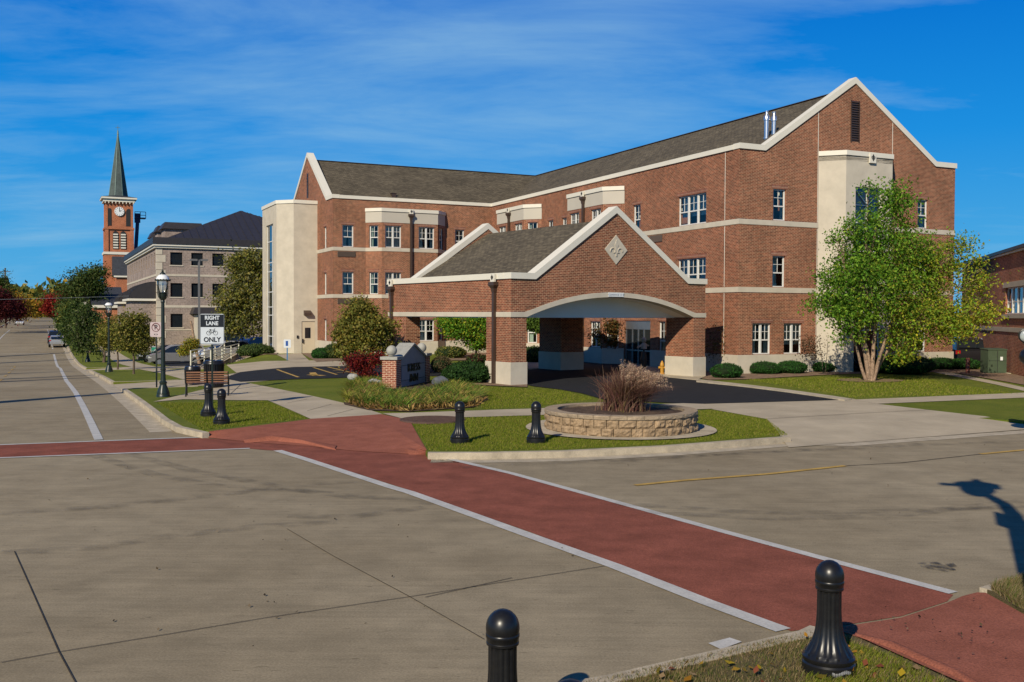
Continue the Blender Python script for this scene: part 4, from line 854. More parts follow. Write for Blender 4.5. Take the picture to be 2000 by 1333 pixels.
b = MB(); b.tube([(.17*math.cos(a), -.024, 2.5+.17*math.sin(a)) for a in (2*math.pi*k/24 for k in range(25))], .016, 5, False); b.tube([(-.12, -.024, 2.62), (.12, -.024, 2.38)], .016, 5); b.build('ban_ring', mat('sign_dark_red', (.12, .03, .03), .6, .1, 4), p); text_obj('lettering', 'P', .26, .001, BSIGN, p, (0, -.026, 2.5), (R(90), 0, 0), .008)
text_obj('lettering', '< >', .12, .001, BSIGN, p, (0, -.026, 2.2), (R(90), 0, 0), .004)
u_, v_ = at(162, 708); o, p = post_sign('small white notice sign on a thin post by the distant lamp', u_, v_, 3.0, .55, .75, AN, WSIGN, .03)
b = MB(); b.box(-.15, .15, -.028, -.023, 2.45, 2.85); b.build('notice_symbol', BSIGN, p)
u_, v_ = at(561, 704); o, p = post_sign('white accessible parking sign on a blue post by the tower walk', u_, v_, 1.25, .42, .5, screen_dir(*xy(u_, v_)), WSIGN, .035, pm=mat('blue_post', (.03, .15, .32), .5, .1, 3))
b = MB(); b.box(-.09, .05, -.03, -.023, .86, 1.16); b.build('access_symbol', mat('sign_blue', (.02, .08, .3), .5, .05, 3), p)
u_, v_ = 5.6, 76; o, p = post_sign('small white and green yard sign beside the lollipop trees', *at(300, 706), 1.4, .45, 1.15, R(20), WSIGN, .03)
b = MB(); b.box(-.2, .2, -.03, -.023, .95, 1.3); b.build('green_panel', mat('sign_green', (.02, .25, .15), .5, .05, 3), p); b = MB(); b.box(-.2, -.05, -.03, -.023, .35, .9); b.build('red_panel', mat('sign_red', (.5, .04, .05), .5, .05, 3), p)
u_, v_ = 3.6, 150; o, p = post_sign('far white sign panel standing above the parked car at the kerb', u_, v_, 3.2, .75, .9, AN, WSIGN, .04); b = MB(); b.box(-.2, .2, -.03, -.023, 2.5, 2.9); b.build('notice_symbol', BSIGN, p)
# bench seen from behind
pL, pR = Vector(xy(*at(362, 775, WZ))), Vector(xy(*at(447, 773, WZ))); bw = (pR-pL).length; dirb = math.atan2((pR-pL).y, (pR-pL).x)
bn = empty('park_bench', (pL.x, pL.y, gz(pL.x, pL.y)+WZ), dirb, 'brown slatted bench with black iron legs seen from behind', 'bench')
def leaf_arm(x):
    b = MB(); r_ = .024
    b.tube([(x, -.08, 0), (x, -.03, .12), (x, .06, .30), (x, .1, .42), (x, .02, .62), (x, -.1, .88)], [.03, .022, .022, .028, .022, .018], 6)
    b.tube([(x, .06, .40), (x, .3, .41), (x, .52, .40), (x, .48, .2), (x, .54, .03), (x, .6, 0)], [.02, .022, .022, .02, .02, .03], 6)
    b.tube([(x, -.03, .70), (x, .15, .68), (x, .38, .66), (x, .52, .63), (x, .56, .55), (x, .5, .5), (x, .46, .56)], .02, 6); b.tube([(x, .5, .62), (x, .5, .4)], .018, 6); b.tube([(x, .12, .05), (x, .25, .3), (x, .42, .06)], .012, 5); return b
for x in (.02, bw*.5, bw-.02): leaf_arm(x).build('leg', BLACKP, bn, 50)
b = MB()
for k in range(5):
    t = k/4; y, z = .03-.105*t-.0, .52+.34*t
    for x0, x1 in ((.04, bw*.5-.03), (bw*.5+.03, bw-.04)): b.bar((x0, y, z), (x1, y, z), .075, .03, (0, -.27, 1))
b.build('backrest', WOOD, bn)
b = MB()
for k in range(5):
    y = .12+.085*k; b.box(.04, bw-.04, y, y+.065, .425, .455)
b.build('seat', WOOD, bn)
def trash(u, v, label, r=.34, h=1.05):
    o = empty('trash_receptacle', (0, 0, 0), label=label, cat='trash can'); place(o, u, v, AN, WZ); b = MB(); n = 26
    for k in range(n):
        a = 2*math.pi*k/n; c_, s_ = math.cos(a), math.sin(a); b.bar((r*.94*c_, r*.94*s_, .06), (r*c_, r*s_, h-.18), .045, .012, (c_, s_, 0))
    b.lathe([(r*.93, .04), (r*.97, .06), (r*.93, .09)], n=28); b.lathe([(r*.85, .05), (r*.9, h-.2)], n=24); b.build('body', BLACKP, o)
    b = MB(); b.lathe([(r*1.0, h-.19), (r*1.06, h-.17), (r*1.06, h-.13), (r*1.0, h-.1), (r*.94, h-.02), (r*.6, h), (r*.55, h-.06)], n=28); b.build('lid', BLACKP, o, 40)
u_, v_ = at(418, 757, WZ); trash(u_, v_, 'tall black slatted trash can right behind the bench', .40, 1.12)
u_, v_ = at(376, 752, WZ); trash(u_, v_, 'lower black slatted bin standing behind the left half of the bench', .33, .82)
# iron cover
c = at(845, 820.5, WZ); mh = MB(); R0 = .88
x_, y_ = xy(*c); z_ = gzu(*c)
o = empty('utility_cover', (x_, y_, z_+WZ), AN, 'round rusty iron cover set in the walk edge left of a bollard', 'manhole cover')
b = MB(); b.lathe([(R0, -.02), (R0, .022), (R0-.03, .03), (R0-.05, .022)], n=48); b.build('cover_plate', mat('rusty_iron', (.10, .062, .05), .8, .25, 5), o)
b = MB()
for i in range(-9, 10):
    for j in range(-9, 10):
        if math.hypot(i, j) < 9.3: b.box(i*.085-.025, i*.085+.025, j*.085-.025, j*.085+.025, .024, .034)
b.build('tread_pattern', MATS['rusty_iron'], o)
# ------------------------------------------------------------------ monument sign
m0 = at(760, 761); ms_a = R(-8)
mx_, my_ = xy(*m0); mz = gzu(*m0)+K
px_m = lambda D: D/F
Dm = my_; sc = Dm/F      # metres per photo pixel here
MS = empty('monument_sign', (mx_, my_, mz), R(77), 'low brick and grey slab sign with a gabled top and two stone balls', 'sign')
# local x runs along the panel away to the right-rear, local -y faces the street corner
pw = 29*sc
ph = (762-704)*sc
def pier(x0, name='brick_pier'):
    b = MB(); b.box(x0, x0+pw, -pw/2, pw/2, -.3, ph); p = b.build(name, BRICKS, MS)
    b = MB(); b.box(x0-.06, x0+pw+.06, -pw/2-.06, pw/2+.06, ph, ph+.11); b.build('pier_cap', SIGNC, p)
    b = MB(); prof = [(.04, 0), (.10, .02)]+[(.2*math.sin(a), .215-.2*math.cos(a)) for a in (math.pi*(.15+.85*k/12) for k in range(13))]; b.lathe([(max(r, .003), ph+.11+z) for r, z in prof], (x0+pw/2, 0), 24); b.build('stone_ball', SIGNC, p, 60)
pier(0); Lp = 3.0; pier(pw+Lp)
b = MB(); x0, x1 = pw+.01, pw+Lp-.01; hw_ = .24; xm = (x0+x1)/2; e1_, e2_ = ph-.02, ph+.50
b.prism([(x0, -hw_, -.2), (x1, -hw_, -.2), (x1, -hw_, e1_), (xm, -hw_, e2_), (x0, -hw_, e1_)], (0, 2*hw_, 0)); slab = b.build('sign_slab', SIGNB, MS)
b = MB()
for a, c_ in (((x0-.02, e1_-.02), (xm, e2_)), ((xm, e2_), (x1+.02, e1_-.02))):
    b.prism([(a[0], -hw_-.07, a[1]+.003), (c_[0], -hw_-.07, c_[1]+.003), (c_[0], -hw_-.07, c_[1]+.075), (a[0], -hw_-.07, a[1]+.075)], (0, 2*hw_+.14, 0))
b.build('gable_coping', SIGNC, slab)
b = MB(); b.box(x0+.12, x1-.12, -hw_-.02, -hw_-.003, .28, ph-.27); b.build('name_panel', SIGNB, slab); b = MB(); b.box(x0+.1, x1-.1, -hw_-.012, -hw_-.001, ph-.265, ph-.25); b.box(x0+.1, x1-.1, -hw_-.012, -hw_-.001, .262, .277); b.build('groove', DARK, slab)
text_obj('lettering', 'KRESS', .42, .02, LETTER, slab, (xm, -hw_-.04, ph*.5+.17), (R(90), 0, 0), .004, 1.35); text_obj('lettering', 'INN', .42, .02, LETTER, slab, (xm, -hw_-.04, ph*.5-.23), (R(90), 0, 0), .004, 1.35)
def icos(r, seed, sx=1, sy=1, sz=1, amp=.15, sub=3, fr=2.0):
    bm = bmesh.new(); bmesh.ops.create_icosphere(bm, subdivisions=sub, radius=r)
    for v in bm.verts: v.co *= 1+amp*noise.noise(v.co*fr/r*.5+Vector((seed, seed*2, 0)))
    V = [(v.co.x*sx, v.co.y*sy, v.co.z*sz) for v in bm.verts]; Fc = [[v.index for v in f.verts] for f in bm.faces]; bm.free(); return V, Fc
for nm, px, py, s_, mt, lb, ct in (('landscape_rock', 735, 757, .26, mat('pale_rock', (.3, .3, .29), .9, .3, 6, bump=.6), 'pale lump of rock in the lily bed left of the brick sign', 'rock'), ('landscape_rock', 860, 752, .28, mat('blue_grey_rock', (.10, .11, .13), .8, .3, 6, bump=.5), 'dark rounded boulder in the lily bed right of the sign', 'rock'), ('landscape_rock', 690, 742, .2, MATS['pale_rock'], 'small grey rock near the red leafed shrub', 'rock')):
    V, Fc = icos(s_, px, 1.2, 1, .8, .35); u_, v_ = at(px, py); o = mkobj(nm, V, Fc, mt, None, 40); o.location = (*xy(u_, v_), gzu(u_, v_)+K+s_*.45); tag(o, lb, ct)
# ------------------------------------------------------------------ round planter
fp = Vector(xy(*at(1205, 857))); RP = 155/F*24.0; pcx = Vector((213/F*(fp.y+RP), fp.y+RP)); pz = gz(pcx.x, pcx.y)+K
sheet('planter_pad', [uv(pcx.x+(RP+.48)*math.cos(a)*1.0, pcx.y+(RP+.42)*math.sin(a)) for a in (2*math.pi*k/40 for k in range(40))], KERB, K+.03)
PL = empty('round_planter', (pcx.x, pcx.y, pz), 0, 'low round planter of tan split-face stone blocks in the kerb grass', 'planter')
rs = random.Random(4); b = MB()
def block(a0, a1, r0, r1, z0_, z1_, rough, seed):
    n, m_ = 6, 4; V = []
    for j in range(m_+1):
        for i in range(n+1):
            a = a0+(a1-a0)*i/n; z = z0_+(z1_-z0_)*j/m_; ed = min(i, n-i, j, m_-j)
            r = r1+(0 if ed == 0 else rough*(.6+1.3*noise.noise(Vector((i*.55+seed, j*.6, seed*3.1)))))
            V.append((r*math.cos(a), r*math.sin(a), z))
    k0 = len(V)
    for j in (0, 1):
        for i in range(n+1): a = a0+(a1-a0)*i/n; V.append((r0*math.cos(a), r0*math.sin(a), (z0_, z1_)[j]))
    Fc = [(j*(n+1)+i, j*(n+1)+i+1, (j+1)*(n+1)+i+1, (j+1)*(n+1)+i) for j in range(m_) for i in range(n)]
    Fc += [(m_*(n+1)+i, m_*(n+1)+i+1, k0+n+1+i+1, k0+n+1+i) for i in range(n)]+[(i+1, i, k0+i, k0+i+1) for i in range(n)]+[(k0+i, k0+n+1+i, k0+n+2+i, k0+i+1) for i in range(n)]
    Fc += [tuple(j*(n+1) for j in range(m_+1))+(k0+n+1, k0), tuple(j*(n+1)+n for j in range(m_, -1, -1))+(k0+n, k0+2*n+1)]
    b.add(V, Fc)
for row, (z0_, z1_) in enumerate(((.0, .2), (.205, .405))):
    a = row*.1
    while a < 2*math.pi+row*.1-.02:
        w = rs.uniform(.14, .24); a1 = min(a+w, 2*math.pi+row*.1); block(a+.004, a1-.004, RP-.28, RP-.03, z0_, z1_, .045, rs.random()*90); a = a1
b.build('block_wall', ROCK, PL); b = MB(); a = .05
while a < 2*math.pi+.03:
    w = rs.uniform(.16, .22); a1 = min(a+w, 2*math.pi+.05); block(a+.003, a1-.003, RP-.32, RP+.0, .41, .50, .012, rs.random()*90); a = a1
b.build('cap_ring', ROCKC, PL)
V, Fc = [(0, 0, .47)], []
for j in range(1, 14):
    for k in range(48): r = (RP-.3)*j/13; a = 2*math.pi*k/48; V.append((r*math.cos(a), r*math.sin(a), .43+.06*(1-j/13)+.03*noise.noise(Vector((r*9*math.cos(a), r*9*math.sin(a), 0)))))
Fc = [(0, 1+k, 1+(k+1) % 48) for k in range(48)]+[(1+j*48+k, 1+(j+1)*48+k, 1+(j+1)*48+(k+1) % 48, 1+j*48+(k+1) % 48) for j in range(12) for k in range(48)]
mkobj('mulch', V, Fc, MULCH, PL)
# ------------------------------------------------------------------ vegetation
def leafmesh(name, P, size, cols, parent=None, seed=0, aspect=.55, droop=0., nrm=None):
    rg = np.random.default_rng(seed); n = len(P); a = rg.normal(size=(n, 3)); a[:, 2] -= droop; a /= np.linalg.norm(a, axis=1)[:, None]
    c_ = rg.normal(size=(n, 3)) if nrm is None else nrm+rg.normal(size=(n, 3))*.5
    b_ = np.cross(a, c_); b_ /= np.linalg.norm(b_, axis=1)[:, None]+1e-9; nn = np.cross(a, b_)
    s = (size*rg.uniform(.6, 1.35, n))[:, None]; w = s*aspect*.5
    V = np.stack([P, P+a*s*.5+b_*w+nn*s*.08, P+a*s, P+a*s*.5-b_*w+nn*s*.08], 1).reshape(-1, 3)
    me = bpy.data.meshes.new(name); me.vertices.add(4*n); me.vertices.foreach_set('co', V.astype('f').ravel()); me.loops.add(4*n); me.polygons.add(n)
    me.loops.foreach_set('vertex_index', np.arange(4*n, dtype='i')); me.polygons.foreach_set('loop_start', np.arange(0, 4*n, 4, dtype='i')); me.polygons.foreach_set('loop_total', np.full(n, 4, 'i')); me.update(calc_edges=True)
    ca = me.color_attributes.new('Col', 'FLOAT_COLOR', 'POINT'); c4 = np.ones((4*n, 4), 'f'); c4[:, :3] = np.repeat(cols, 4, 0); ca.data.foreach_set('color', c4.ravel())
    me.materials.append(LEAF); o = bpy.data.objects.new(name, me); COL.objects.link(o)
    if parent: o.parent = parent
    return o
def palette(rg, n, pal, P=None, grad=None):
    pal = np.array(pal); k = rg.integers(0, len(pal), n); c_ = pal[k]
    if grad is not None: t = np.clip(grad(P)+rg.normal(0, .22, n), 0, 1)[:, None]; a, b_ = grad.pal; a, b_ = np.array(a), np.array(b_); c_ = a[rg.integers(0, len(a), n)]*(1-t)+b_[rg.integers(0, len(b_), n)]*t
    return c_*rg.uniform(.7, 1.3, n)[:, None]
def tree(label, u, v, lobes, n, size, pal, trunks=((0, 0, 0, 0, .12),), seed=1, name='tree', cat='tree', bark=None, clump=.55, nclump=None, group=None, dz=K, grad=None, lz=1., droop=0., limb=True, twig=0):
    """lobes: (x, y, z, rx, ry, rz, weight) in local metres; trunks: (x0, y0, x1, y1, r) leaning posts"""
    x, y = xy(u, v); o = empty(name, (x, y, gzu(u, v)+dz), 0, label, cat, group); rg = np.random.default_rng(seed); rr_ = random.Random(seed)
    zt = min(l[2]-l[5]*.2 for l in lobes); tot = sum(l[6] for l in lobes)
    tb = MB()
    for (x0, y0, x1, y1, r) in trunks:
        m_ = 8; pts = [(x0+(x1-x0)*t+.08*r*10*math.sin(t*5+x1*3)*t, y0+(y1-y0)*t+.05*math.sin(t*7)*t, -.15+(zt+.5)*t) for t in (k/m_ for k in range(m_+1))]
        tb.tube(pts, [r*1.35]+[r*(1-.45*k/m_) for k in range(1, m_+1)], 9)
    tops = [(t[2], t[3], zt+.3, t[4]*.5) for t in trunks]
    Ps = []
    for l in lobes:
        m_ = int(n*l[6]/tot); nc = max(3, int(m_/ (nclump or 90)))
        d = rg.normal(size=(nc, 3)); d /= np.linalg.norm(d, axis=1)[:, None]; rad = rg.uniform(.25, 1, nc)**.55
        cc = np.array(l[:3])+d*rad[:, None]*np.array(l[3:6])
        k = rg.integers(0, nc, m_); cr = clump*rg.uniform(.5, 1.3, nc)
        p = cc[k]+rg.normal(size=(m_, 3))*cr[k][:, None]*.5*np.array([1, 1, .7]); Ps.append(p)
        if limb:
            tp_ = min(tops, key=lambda q: (q[0]-l[0])**2+(q[1]-l[1])**2); c0_ = Vector(l[:3]); s_ = Vector(tp_[:3])
            mid_ = s_.lerp(c0_, .5)+Vector((0, 0, .15)); tb.tube([s_, mid_, c0_], [tp_[3]*.8, tp_[3]*.55, tp_[3]*.3], 6)
            for i in range(min(nc, 14)):
                e_ = Vector(cc[i]); st_ = mid_.lerp(c0_, rr_.random()); tb.tube([st_, st_.lerp(e_, .5)+Vector((0, 0, .1)), e_], [tp_[3]*.28, tp_[3]*.18, .01], 5)
    P = np.concatenate(Ps); P = P[P[:, 2] > .25]
    g = None
    if grad: g = lambda q: grad[0](q); g.pal = grad[1]
    # real trees carry darker and lighter leaf patches: leaf colour varies by clump
    cols = palette(rg, len(P), pal, P, g)
    tb.build('trunk', bark or BARK, o, 50); leafmesh('crown', P, size, cols, o, seed, droop=droop); return o
GRN = [(.07, .18, .014), (.11, .24, .02), (.17, .30, .03), (.045, .11, .012)]
YGR = [(.34, .34, .025), (.46, .36, .03), (.20, .27, .02), (.28, .17, .03)]
OLV = [(.15, .165, .03), (.22, .205, .04), (.09, .105, .022), (.27, .22, .06)]
DKG = [(.045, .08, .02), (.065, .105, .025), (.03, .052, .015), (.10, .125, .035)]
ORG = [(.36, .17, .018), (.28, .18, .02), (.18, .14, .022), (.42, .25, .03)]
REDP = [(.24, .016, .018), (.15, .010, .014), (.3, .05, .025)]
MAR = [(.06, .01, .014), (.045, .008, .012), (.09, .015, .015)]
# river birch in front of the gable: photo px/m there
u_, v_ = at(1699, 745); x_, y_ = xy(u_, v_); q = F/y_; X = lambda px: (px-1699)/q; Z = lambda py: (745-py)/q
def L(px, py, rx, ry, w, dy=0): return (X(px), dy, Z(py), rx/q, rx/q*.9, ry/q, w)
birch = tree('multi-trunk birch with green and yellow leaves on the lawn before the gable', u_, v_, [L(1740, 415, 34, 62, .55), L(1690, 440, 42, 30, .4), L(1745, 490, 75, 50, 1.2), L(1690, 560, 90, 62, 1.6, -.5), L(1640, 570, 45, 55, .6, .5), L(1790, 560, 80, 70, 1.4, .4), L(1850, 510, 38, 40, .45, .8), L(1650, 620, 45, 48, .7, -.5), L(1600, 595, 26, 22, .16), L(1800, 630, 85, 38, 1.1, -.3), L(1760, 670, 45, 36, .35), L(1880, 620, 55, 34, .55), L(1930, 605, 32, 14, .14), L(1880, 475, 22, 16, .12, .6), L(1700, 505, 60, 50, .9, .8), L(1740, 380, 12, 26, .1), L(1892, 545, 30, 45, .28), L(1690, 375, 12, 18, .04), L(1640, 468, 26, 10, .07)],
             46000, .125, GRN, ((0, 0, X(1690), 0, .10), (.08, .08, X(1745), .2, .09), (-.08, .05, X(1660), -.2, .08), (.08, -.08, X(1720), -.5, .07)), 11, bark=BIRCH, clump=.62, nclump=60, grad=(lambda P: .15+.11*P[:, 0]+.07*(3.4-P[:, 2])*(P[:, 0] > -1), (GRN, YGR)), droop=.5)
for p in (((-.0, 0, -.15), (-.28, -.1, 1.3), (-.7, -.2, 2.6)), ((.05, -.05, -.15), (.12, -.05, 1.6), (.35, 0, 3.4)), ((.1, 0, -.15), (.5, .1, 1.2), (.95, .2, 2.5))): b = MB(); b.tube(p, [.105, .08, .05], 9); b.build('trunk', BIRCH, birch, 50)
def ptree(label, px, py, lobes, n, size, pal, seed, **k):
    g_ = k.get('uv'); u, v = k.pop('uv', None) or at(px, py); x, y = xy(u, v); q = F/y
    if g_: px, py = 1000+F*x/y, 616+.004*(F*x/y)+F*(CAMH-gzu(u, v)-k.get('dz', K))/y
    L2 = [((a-px)/q, dy, (py-b_)/q, rx/q, rx/q*.9, ry/q, w) for a, b_, rx, ry, w, dy in lobes]
    tr = k.pop('trunks', None) or ((0, 0, 0, 0, k.pop('tr', .1)),); k.pop('tr', None)
    return tree(label, u, v, L2, n, size, pal, tr, seed, **k)
ptree('maple with green leaves turning yellow behind the brick sign', 709, 738, [(710, 640, 48, 45, 1.6, 0), (680, 660, 32, 32, .7, 0), (740, 650, 34, 42, .8, .3), (705, 605, 24, 22, .4, 0), (700, 690, 36, 22, .5, -.3)], 15000, .13, OLV+[(.15, .14, .03), (.19, .14, .02)], 3, tr=.07, clump=.4, nclump=70)
ptree('small shrub with deep red leaves under the maple by the sign', 722, 745, [(712, 708, 24, 14, .9, -.8), (740, 700, 15, 16, .3, -.8), (722, 728, 12, 12, .3, -.8), (690, 705, 10, 8, .1, -.8)], 4200, .09, REDP+MAR, 5, name='red_shrub', cat='shrub', tr=.04, clump=.3)
ptree('tall pale green birch leaning beside the cream stair tower', 512, 690, [(475, 515, 32, 28, .8, 0), (490, 560, 38, 40, 1.1, 0), (455, 590, 36, 36, .9, 0), (470, 630, 34, 30, .7, 0), (505, 610, 22, 50, .7, 0), (502, 515, 18, 32, .4, 0), (448, 620, 22, 22, .4, 0)], 16000, .24, OLV+[(.15, .15, .07), (.12, .13, .06)], 6, uv=(11.9, 84.5), trunks=((0, 0, -.9, 0, .15),), bark=BIRCH, limb=False, clump=.85, nclump=55, dz=0)
ptree('round crabapple tree nearer the street on the grass strip', 230, 722, [(222, 650, 27, 30, 1.4, 0), (232, 640, 20, 26, .5, 0), (215, 672, 20, 14, .4, 0), (240, 665, 16, 20, .3, 0)], 7000, .15, OLV+[(.17, .15, .03)], 7, tr=.07, clump=.5)
ptree('round crabapple tree with olive leaves beside the no parking sign', 261, 731, [(264, 645, 34, 34, 1.8, 0), (282, 660, 20, 26, .5, 0), (250, 660, 20, 24, .5, 0), (265, 675, 30, 14, .5, 0)], 9000, .14, OLV+[(.04, .05, .018), (.15, .13, .03)], 8, tr=.07, clump=.45)
ptree('dense dark pear tree behind the distant lamp post', 178, 706, [(172, 640, 26, 42, 1.5, 0), (160, 660, 22, 30, .7, 0), (188, 655, 20, 40, .8, 0)], 9000, .2, DKG+[(.12, .13, .07)], 9, uv=(5.2, 96), tr=.14, clump=.7)
ptree('dark green roadside tree right of the farthest lamp post', 150, 690, [(150, 620, 22, 40, 1.5, 0), (136, 645, 16, 34, .7, 0), (160, 650, 18, 36, .7, 0)], 8000, .26, DKG, 10, uv=(5.0, 118), tr=.14, clump=.8)
ptree('roadside tree with olive crown hiding the parked car at the kerb', 135, 672, [(134, 620, 18, 34, 1.5, 0), (125, 642, 12, 24, .7, 0)], 6000, .3, DKG+OLV[:2], 12, uv=(5.2, 148), tr=.15, clump=.9)
ptree('tall broad dark tree beyond the roadside row left of the church', 160, 640, [(165, 560, 34, 34, 1.6, 0), (140, 575, 20, 30, .8, 0), (190, 550, 18, 26, .6, 0), (128, 600, 10, 20, .3, 0), (195, 530, 10, 14, .2, 0)], 11000, .42, DKG+[(.07, .08, .02)], 13, uv=(9, 195), tr=.3, clump=1.6)
ptree('crimson maple at the far end of the street', 105, 632, [(106, 596, 17, 18, 1.5, 0), (98, 605, 10, 12, .5, 0), (118, 585, 10, 12, .4, 0)], 6000, .45, REDP, 14, uv=(6, 262), tr=.25, clump=1.5)
ptree('far grey green tree between the crimson and orange maples', 85, 618, [(86, 590, 14, 16, 1, 0), (78, 602, 10, 12, .5, 0)], 4000, .8, DKG+OLV[:2], 15, uv=(4, 470), tr=.4, clump=2.5)
for i, (px, v_, u_, l, pal, lb) in enumerate(((52, 330, -16, [(50, 598, 22, 18, 1, 0), (70, 605, 12, 14, .4, 0), (35, 590, 14, 16, .5, 0)], ORG, 'orange leafed tree left of the far street end'), (30, 250, -17, [(30, 590, 22, 24, 1, 0), (40, 610, 18, 14, .4, 0), (16, 580, 14, 18, .4, 0)], ORG+OLV[:2], 'yellow orange tree behind the maroon ones on the left'), (20, 200, -19, [(18, 602, 18, 18, 1, 0), (32, 610, 12, 12, .4, 0)], MAR, 'maroon tree beside the dark parked cars'), (-5, 190, -22, [(-4, 595, 20, 28, 1, 0)], MAR, 'darker maroon tree cut by the left edge'), (3, 230, -27, [(0, 560, 10, 30, 1, 0), (2, 590, 14, 22, .8, 0)], DKG, 'dark conifer rising at the left edge'), (78, 400, -14, [(74, 605, 12, 12, 1, 0)], ORG+YGR, 'small golden tree at the street vanishing point'), (110, 420, 12, [(104, 608, 12, 12, 1, 0), (95, 612, 8, 8, .5, 0)], OLV, 'pale green tree closing the far street'))):
    py = 628; ptree(lb, px, py, l, 5000, .4 if v_ < 260 else .6, pal, 20+i, uv=(u_, v_), tr=.25, clump=1.6)
b_ = None
ptree('little yellow green tree by the grey van', 367, 712, [(368, 680, 15, 12, 1.2, 0), (378, 670, 10, 8, .4, 0), (360, 690, 10, 8, .3, 0)], 3500, .13, YGR+OLV, 30, uv=(10.6, 80.5), tr=.05, clump=.35, dz=0)
ptree('leafy green courtyard tree seen through the side of the canopy', 905, 694, [(900, 640, 40, 22, 1, 0), (930, 655, 26, 30, .8, 0), (880, 628, 26, 14, .5, 0), (940, 625, 22, 16, .5, 0)], 12000, .15, GRN+YGR[:1], 31, uv=(25.0, 58), tr=.09, clump=.5)
ptree('bright green tree seen left through the arched opening', 1046, 694, [(1040, 628, 22, 16, 1, 0), (1060, 640, 12, 14, .3, 0)], 5000, .14, [(.09, .16, .025), (.13, .2, .03), (.06, .11, .02)], 32, uv=(26.2, 55.5), tr=.06, clump=.4)
ptree('thin autumn tree with brown orange leaves inside the canopy court', 1188, 704, [(1188, 640, 26, 20, 1, 0), (1195, 665, 22, 16, .6, 0), (1175, 655, 14, 16, .3, 0)], 2600, .13, [(.16, .07, .02), (.1, .06, .02), (.07, .07, .02)], 33, uv=(27.6, 49.6), tr=.04, clump=.5)
ptree('sparse bare twiggy shrub left of the first floor windows', 1424, 728, [(1415, 655, 26, 26, 1, 0), (1435, 675, 24, 24, .7, 0), (1405, 690, 20, 26, .5, 0)], 2300, .10, [(.13, .09, .03), (.09, .07, .03), (.16, .12, .05)], 34, name='bare_shrub', cat='shrub', trunks=((0, 0, -.5, 0, .03), (.05, 0, .4, 0, .03), (-.05, .05, 0, .3, .03), (0, 0, .15, -.2, .03)), clump=.6, nclump=25)
ptree('small leafless shrub against the cream stone bay', 1590, 722, [(1584, 680, 14, 20, 1, 0)], 700, .09, [(.12, .07, .04), (.07, .05, .03)], 35, name='bare_shrub', cat='shrub', trunks=((0, 0, -.2, 0, .02), (.05, 0, .2, 0, .02)), clump=.5, nclump=20, uv=(33.9, 36.6))
def bush(label, u, v, rx, rz, pal, seed, n=5200, size=.055, group=None, ry=None, name='round_bush', dz=K):
    x, y = xy(u, v); o = empty(name, (x, y, gzu(u, v)+dz), 0, label, 'shrub', group); ry = ry or rx
    V, Fc = icos(1, seed, rx*.93, ry*.93, rz*.93, .12); V = [(a, b_, c_+rz*.85) for a, b_, c_ in V]; core = mkobj('inner_twigs', V, Fc, mat('bush_core', (.012, .022, .008), .95, .4, 9), o, 60)
    rg = np.random.default_rng(seed); d = rg.normal(size=(n, 3)); d /= np.linalg.norm(d, axis=1)[:, None]; d = d[d[:, 2] > -.75]
    off = np.array([noise.noise(Vector(q)*2.2+Vector((seed, 0, 0))) for q in d]); P = d*np.array([rx, ry, rz])*(.95+.14*off+rg.normal(0, .025, len(d)))[:, None]; P[:, 2] += rz*.85
    leafmesh('foliage', P, size, palette(rg, len(P), pal), o, seed, nrm=d); return o
BX = [(.02, .08, .014), (.03, .11, .018), (.014, .05, .01), (.05, .14, .026)]
gp = 'clipped evergreen bushes along the brick wall'
bush('clipped green bush nearest the canopy pier under the bare shrub', *at(1419, 739), .70, .36, BX, 1, group=gp)
bush('second clipped green bush under the left pair of windows', *at(1492, 731), .76, .32, BX, 2, group=gp)
bush('third clipped green bush under the right first floor window', *at(1545, 730), .76, .33, BX, 3, group=gp)
bush('half shaded clipped bush in front of the cream stone bay', *at(1606, 727), .74, .30, BX, 4, group=gp)
bush('large dark shaded bush right of the birch trunk', *at(1768, 731), 1.5, .50, BX, 5, 9000, group=gp, ry=1.0)
bush('shaded bush directly behind the birch trunk', *at(1715, 728), .9, .38, BX, 6, group=gp)
bush('low clipped bush at the right corner of the gable wall', *at(1838, 722), .85, .34, BX, 7, group=gp)
bush('low bush beside the rusty red post', *at(1884, 722), .8, .32, BX, 8, group=gp)
bush('low round hedge ball left of the maple by the door', *at(628, 701), .62, .36, BX, 9, 3500, .08)
bush('taller dark hedge ball just left of the maple crown', *at(652, 701), .62, .5, DKG, 10, 3500, .08)
bush('dark green juniper mound at the foot of the left canopy pier', *at(915, 748), 1.05, .45, [(.02, .05, .014), (.035, .08, .018)], 12, 7000, .10, name='juniper')
bush('low shrub mound in the courtyard behind the side opening', *at(880, 700), 1.0, .4, OLV+DKG, 13, 3500, .10, name='low_shrub')
bush('dark courtyard hedge seen left through the arch', *at(1045, 708), 1.2, .5, DKG, 14, 4000, .10, name='low_shrub')
bush('brownish low shrub right of the brick sign', *at(862, 728), .5, .42, [(.10, .075, .04), (.07, .07, .03), (.13, .1, .05)], 15, 1800, .09, name='low_shrub')
bush('dark shrub mound left of the cream stair tower', *at(500, 696), 1.3, .45, DKG, 16, 3500, .12, name='low_shrub')
bush('small dark red tinted shrub behind the canopy pier opening', *at(932, 712), .6, .3, MAR+DKG, 17, 1800, .09, name='low_shrub')
